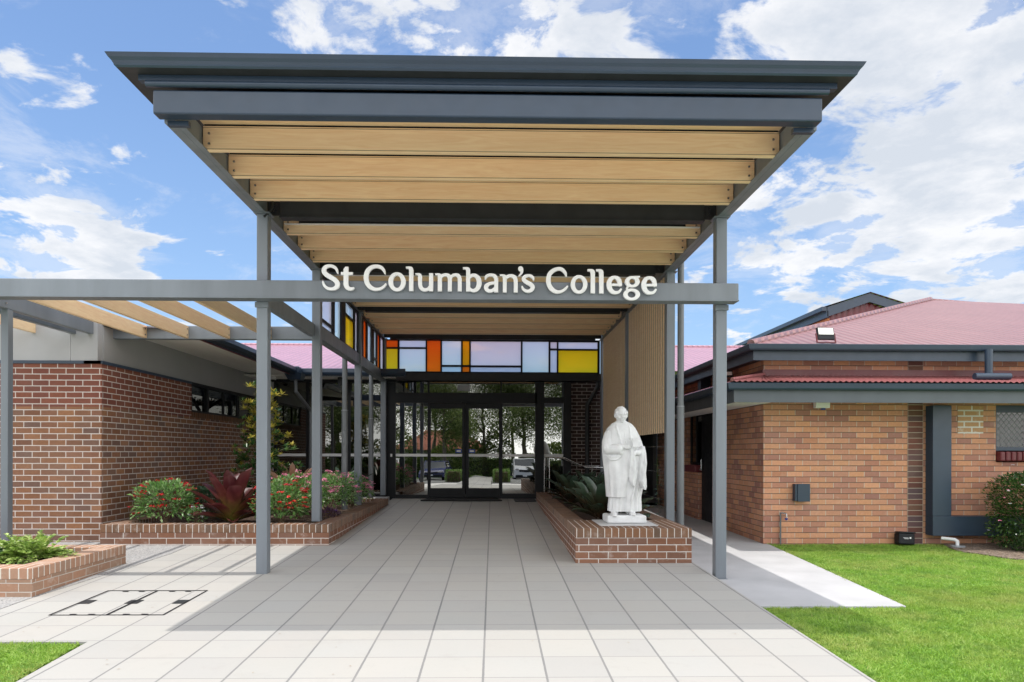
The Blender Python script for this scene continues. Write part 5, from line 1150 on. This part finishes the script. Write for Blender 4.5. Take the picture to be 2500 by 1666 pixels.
MB().bbox(-.125, .125, -.07, .07, 0, .17, .02, 0, M_).build('case', 'black_frame', e); MB().bbox(-.13, .13, -.078, .05, .171, .195, .008, 0, M_).build('lid', 'black_frame', e)
MB().box(.035, .06, -.0745, -.0715, .09, .115, 0, M_).box(-.06, .02, -.0745, -.0715, .098, .104, 0, M_).box(-.045, .02, -.0745, -.0715, .084, .09, 0, M_).build('sticker', 'white_plastic', e)
e = empty('drain_pipe', (6.95, 10.3, -.08), 'white plastic drain elbow over a small grey pot below the boxed beam', 'pipe')
MB().path([(6.8, 10.42, .07), (6.92, 10.3, .065), (6.95, 10.28, .04), (6.95, 10.28, -.02)], .025, 12).build('elbow', 'white_plastic', e)
mb = MB().tube((6.93, 10.24, -.12), (6.93, 10.24, -.035), .07, 18, 0, .085); mb.tube((6.93, 10.24, -.035), (6.93, 10.24, -.02), .095, 18); mb.build('pot', 'grey_plastic', e)
mb = MB().tube((3.0, 14.0, .1), (2.6, 14.0, .1), .02, 6)
# gabled block behind
gb = empty('gabled_building', (9.8, 20.5, 0), 'higher gabled block with burgundy cladding rising behind the right hip roof', 'building')
GX0, GX1, GYf, ZE, ZA = 9.93, 12.3, 20.5, 5.60, 5.99; GXm = 11.2
MB().prism([(GX0 + .1, 3), (GX1 - .1, 3), (GX1 - .1, ZE - .12), (GXm, ZA - .12), (GX0 + .1, ZE - .12)], 'y', GYf + .12, 34).build('wall', 'gable_clad', gb)
MB().prism([(GX0, ZE - .2), (GX0, ZE + .09), (GXm, ZA + .12), (GX1 + .9, ZE - .1), (GX1 + .9, ZE - .34), (GXm, ZA - .14)], 'y', GYf, GYf + .05).build('barge_board', 'gutter_paint', gb)
mb = MB(); mb.add([(GX0 - .1, GYf - .05, ZE + .1), (GXm, GYf - .05, ZA + .15), (GXm, 34, ZA + .15), (GX0 - .1, 34, ZE + .1)], [(0, 1, 2, 3)]); mb.add([(GXm, GYf - .05, ZA + .15), (GX1 + .95, GYf - .05, ZE - .08), (GX1 + .95, 34, ZE - .08), (GXm, 34, ZA + .15)], [(0, 1, 2, 3)]); mb.build('roof', 'roof_red', gb)
MB().box(GX0 - .16, GX0 - .02, GYf, 34, ZE - .02, ZE + .1).build('gutter', 'gutter_paint', gb); MB().box(GX0 - .02, GX0 + .03, GYf, 34, ZE - .22, ZE - .02).build('fascia', 'gutter_paint', gb); MB().box(GX0 + .05, GX0 + .12, GYf + .1, 34, ZE - .45, ZE - .23).build('trim', 'rust_timber', gb)
# ------------------------------------------------------------------ WORLD BEHIND THE CAMERA (seen in the glass)
def car(label, x, y, rz, body, L=4.6, W=1.82, H=1.5, boxy=False):
    z0 = fz(max(y, -26)) - .03; e = empty('parked_car', (x, y, z0), label, 'car', 'cars parked behind the viewpoint'); e.rotation_euler = (0, 0, rz)
    plain('car_' + body[0], body[1], .25, .03, 2, spec=.8)
    def mk(mb, nm, m, par=None):
        o = mb.build(nm, m, recalc=True); o.parent = par or e; return o
    h = L / 2; hb = .95 if not boxy else 1.15
    prof_ = [(-h, .35), (-h, hb * .75), (-h + .1, hb * .92), (-h + .2, hb), (h - 1.1, hb), (h - .15, hb * .86), (h, hb * .68), (h, .35), (h - .35, .3), (-h + .35, .3)]   # y forward = +Y
    mb = MB(); n = len(prof_); vs = []; 
    for sx_, k in ((-1, 1.), (-.93, 1.03), (.93, 1.03), (1, 1.)): vs += [(sx_ * W / 2, a, .3 + (b_ - .3) * (k if b_ > .5 else 1)) for a, b_ in prof_]
    fs = [tuple(range(n))[::-1], tuple(range(3 * n, 4 * n))] + [(j * n + i, j * n + (i + 1) % n, (j + 1) * n + (i + 1) % n, (j + 1) * n + i) for j in range(3) for i in range(n)]
    mb.add(vs, fs); mk(mb, 'body', 'car_' + body[0])
    c0, c1 = (-h + .25, h - 1.25); ti = .12 if not boxy else .06
    cab_ = [(-W / 2 + .04, c0, hb), (W / 2 - .04, c0, hb), (W / 2 - .04, c1, hb), (-W / 2 + .04, c1, hb), (-W / 2 + ti + .08, c0 + .35, H), (W / 2 - ti - .08, c0 + .35, H), (W / 2 - ti - .08, c1 - (.75 if not boxy else .45), H), (-W / 2 + ti + .08, c1 - (.75 if not boxy else .45), H)]
    mk(MB().add(cab_, [(0, 1, 5, 4), (1, 2, 6, 5), (2, 3, 7, 6), (3, 0, 4, 7)]), 'windows', 'car_glass'); mk(MB().add([(a * .98, b_ * .98, hb + (c - hb) * .97) for a, b_, c in cab_], [(0, 1, 5, 4), (1, 2, 6, 5), (2, 3, 7, 6), (3, 0, 4, 7)]), 'cabin', 'void')
    mb = MB(); t4 = cab_[4:]; xs0 = min(q[0] for q in t4); xs1 = max(q[0] for q in t4); ys0 = min(q[1] for q in t4); ys1 = max(q[1] for q in t4); mb.bbox(xs0 - .01, xs1 + .01, ys0, ys1, H - .01, H + .04, .02)
    for a, b_ in ((0, 4), (1, 5), (2, 6), (3, 7)): mb.tube(cab_[a], cab_[b_], .035, 6)
    mk(mb, 'roof', 'car_' + body[0])
    for sx_ in (-1, 1):
        mk(MB().bbox(sx_ * W * .36 - .17, sx_ * W * .36 + .17, h - .1, h + .015, hb * .68, hb * .8, .03), 'headlight', 'stainless'); mk(MB().bbox(min(sx_ * (W / 2), sx_ * (W / 2 + .18)), max(sx_ * (W / 2), sx_ * (W / 2 + .18)), c1 - .35, c1 - .22, hb + .02, hb + .17, .03), 'mirror', 'car_' + body[0])
        for yy in (-h + .85, h - .85):
            w2 = MB().tube((sx_ * (W / 2 - .22), yy, .33), (sx_ * (W / 2 + .01), yy, .33), .33, 20); w2 = mk(w2, 'wheel', 'black_rubber'); mk(MB().tube((sx_ * (W / 2), yy, .33), (sx_ * (W / 2 + .02), yy, .33), .2, 12), 'rim', 'stainless', w2)
    mk(MB().bbox(-.5, .5, h - .02, h + .02, hb * .6, hb * .74, .01), 'grille', 'black_frame'); mk(MB().bbox(-.8, .8, h - .02, h + .03, .33, .5, .02), 'bumper', 'black_frame'); mk(MB().box(-.19, .19, h + .031, h + .036, .42, .52), 'number_plate', 'white_plastic')
    return e
car('dark blue car parked behind the viewpoint seen in the left door glass', -4.25, -18.5, R(4), ('blue', (.015, .025, .12)))
car('white station wagon parked beside the dark blue car', -7.6, -17.5, R(-3), ('white', (.7, .7, .7)), 4.7, 1.85, 1.62, True)
car('white four wheel drive parked far back seen in the right side glass', 2.7, -27, R(0), ('pale', (.72, .72, .72)), 4.8, 1.9, 1.8, True)
for k, (x, y, lb_) in enumerate(((-2.5, -11.5, 'clipped hedge block left of the garden path behind the viewpoint'), (.55, -11.5, 'clipped hedge block right of the garden path behind the viewpoint'), (.6, -14.5, 'second clipped hedge block right of the garden path'), (-2.5, -15, 'second clipped hedge block left of the garden path'))):
    e = empty('hedge', (x, y, fz(y)), lb_, 'hedge', 'hedge blocks along the garden path'); n = 1800
    p = np.stack([rng.uniform(-.5, .5, n), rng.uniform(-1, 1, n), rng.uniform(.0, .75, n)], 1); f_ = rng.integers(0, 3, n); p[f_ == 0, 0] = np.sign(p[f_ == 0, 0]) * .5; p[f_ == 1, 2] = .75; p[f_ == 2, 1] = np.sign(p[f_ == 2, 1]) * 1.
    npmesh('foliage', [leaves(p + np.array([x, y, fz(y)]) + rng.normal(0, .02, (n, 3)), dirs_rand(n), .09, .05, 0)], ['leaf_hedge'], e); MB().box(x - .42, x + .42, y - .9, y + .9, fz(y) - .1, fz(y) + .66).build('branches', 'stem', e)
def tree(label, x, y, H, cr, seed, nl=19000, leafm='leaf_tree', grp='gum trees behind the viewpoint', ls=.19):
    st = random.Random(seed); z0 = fz(max(-26, y)) - .1; e = empty('tree', (x, y, z0), label, 'tree', grp)
    mb = MB(); p = Vector((x, y, z0)); r = .16 + H * .012; tops = []; k = 6
    for i in range(k):
        q = p + Vector((st.uniform(-.18, .18), st.uniform(-.18, .18), H * .8 / k)); mb.tube(p, q, r, 9, 0, r * .82); r *= .82; p = q
        if i >= 2:
            for _ in range(3):
                a = st.uniform(0, 6.28); l_ = cr * st.uniform(.5, 1.); q2 = p + Vector((math.cos(a) * l_, math.sin(a) * l_, l_ * st.uniform(.2, .9))); mb.tube(p, q2, r * .5, 6, 0, r * .12); tops += [q2, p.lerp(q2, .6)]
    tops.append(p + Vector((0, 0, H * .12))); mb.build('trunk', 'bark', e)
    parts = []; per_ = nl // len(tops)
    for q in tops:
        c = np.array(q); rr = cr * st.uniform(.42, .72); n = per_; g = rng.normal(0, 1, (n, 3)); g /= np.linalg.norm(g, axis=1, keepdims=True); g *= (rng.random((n, 1)) ** .4) * rr * np.array([1, 1, .75])
        parts.append(leaves(c + g, dirs_rand(n, -1, .4), ls * rng.uniform(.7, 1.3, n), ls * .42, 0, rng.uniform(-1, 1, n)))
    npmesh('crown', parts, [leafm], e); return e
for k, (x, y, H, c, lb_) in enumerate(((-13, -24, 9, 3.2, 'tall gum tree at the far left behind the viewpoint'), (-9, -30, 11, 3.6, 'broad gum tree behind the parked cars'), (-4.2, -27, 8.5, 2.8, 'leaning gum tree directly behind the dark blue car'), (-.6, -36, 11, 3.2, 'gum tree at the end of the garden path'), (3.0, -33, 9.5, 3.0, 'gum tree behind the white four wheel drive'),
        (7.2, -30, 10, 3.4, 'gum tree right of the white four wheel drive'), (-16, -38, 12, 4.2, 'large gum tree farthest left behind the viewpoint'), (12, -38, 12, 4, 'large gum tree farthest right behind the viewpoint'), (-6.5, -42, 12, 4, 'large gum tree behind the red roofed house'), (2.5, -45, 12, 4, 'large gum tree far behind the garden path'))):
    tree(lb_, x, y, H, c, 40 + k)
e = empty('house', (-6, -48, -1.3), 'single storey house with a red tiled roof beyond the car park', 'house')
MB().box(-11, -1, -54, -46, -1.3, 1.6).build('wall', 'cream_wall', e); MB().add([(-11.6, -45.4, 1.6), (-.4, -45.4, 1.6), (-.4, -54.6, 1.6), (-11.6, -54.6, 1.6), (-8, -50, 3.9), (-4, -50, 3.9)], [(0, 1, 5, 4), (1, 2, 5), (2, 3, 4, 5), (3, 0, 4)]).build('roof', 'tile_red', e)
e = empty('fence', (0, -44, -1.3), 'long grey metal fence beyond the car park behind the viewpoint', 'fence')
mb = MB()
for i in range(60): mb.box(-30 + i, -29.95 + i, -44.03, -43.97, -1.3, .5)
mb.build('post', 'grey_plastic', e) if False else mb.build('posts', 'grey_plastic', e); MB().box(-30, 30, -44.01, -43.99, -1.2, .45).build('panel', 'interior', e)

for k in range(16):
    x = -21 + k * 2.75 + random.uniform(-.6, .6); y = -37 + random.uniform(-3, 3); h = random.uniform(1.3, 2.3)
    side = ('left end', 'left of centre', 'right of centre', 'right end')[min(3, k // 4)]
    kind = ('tallest', 'lowest', 'roundest', 'widest')[k % 4]
    wd_ = {'tallest': 1.7, 'lowest': 1.6, 'roundest': 1.9, 'widest': 2.7}[kind]; h = {'tallest': 2.9, 'lowest': 1.2, 'roundest': 1.9, 'widest': 2.1}[kind]
    bush('garden_bush', kind + ' green bush at the ' + side + ' of the row across the car park', 'bush', (x, y, -1.1 + h * .8), (wd_, 1.4, h), 2600, .3, .15, 'leaf_tree', base=-1.2, group='bushes across the car park', zlo=-.9)

n = 70; q = np.stack([rng.uniform(-4., 2.4, n), rng.uniform(4.6, 9.6, n)], 1); q = q[~((q[:, 0] > .95) & (q[:, 1] > 8.4)) & ~((q[:, 1] > 5.5) & (q[:, 0] < -3.9))]
pos = np.column_stack([q, fz(q[:, 1]) + .004])
tag(npmesh('leaf_litter', [leaves(pos, dirs_rand(len(pos), -.03, .12), rng.uniform(.012, .035, len(pos)), .009, 0)], ['leaf_dry']), 'few tiny dry leaves scattered over the pale paving', 'leaves', kind='stuff')
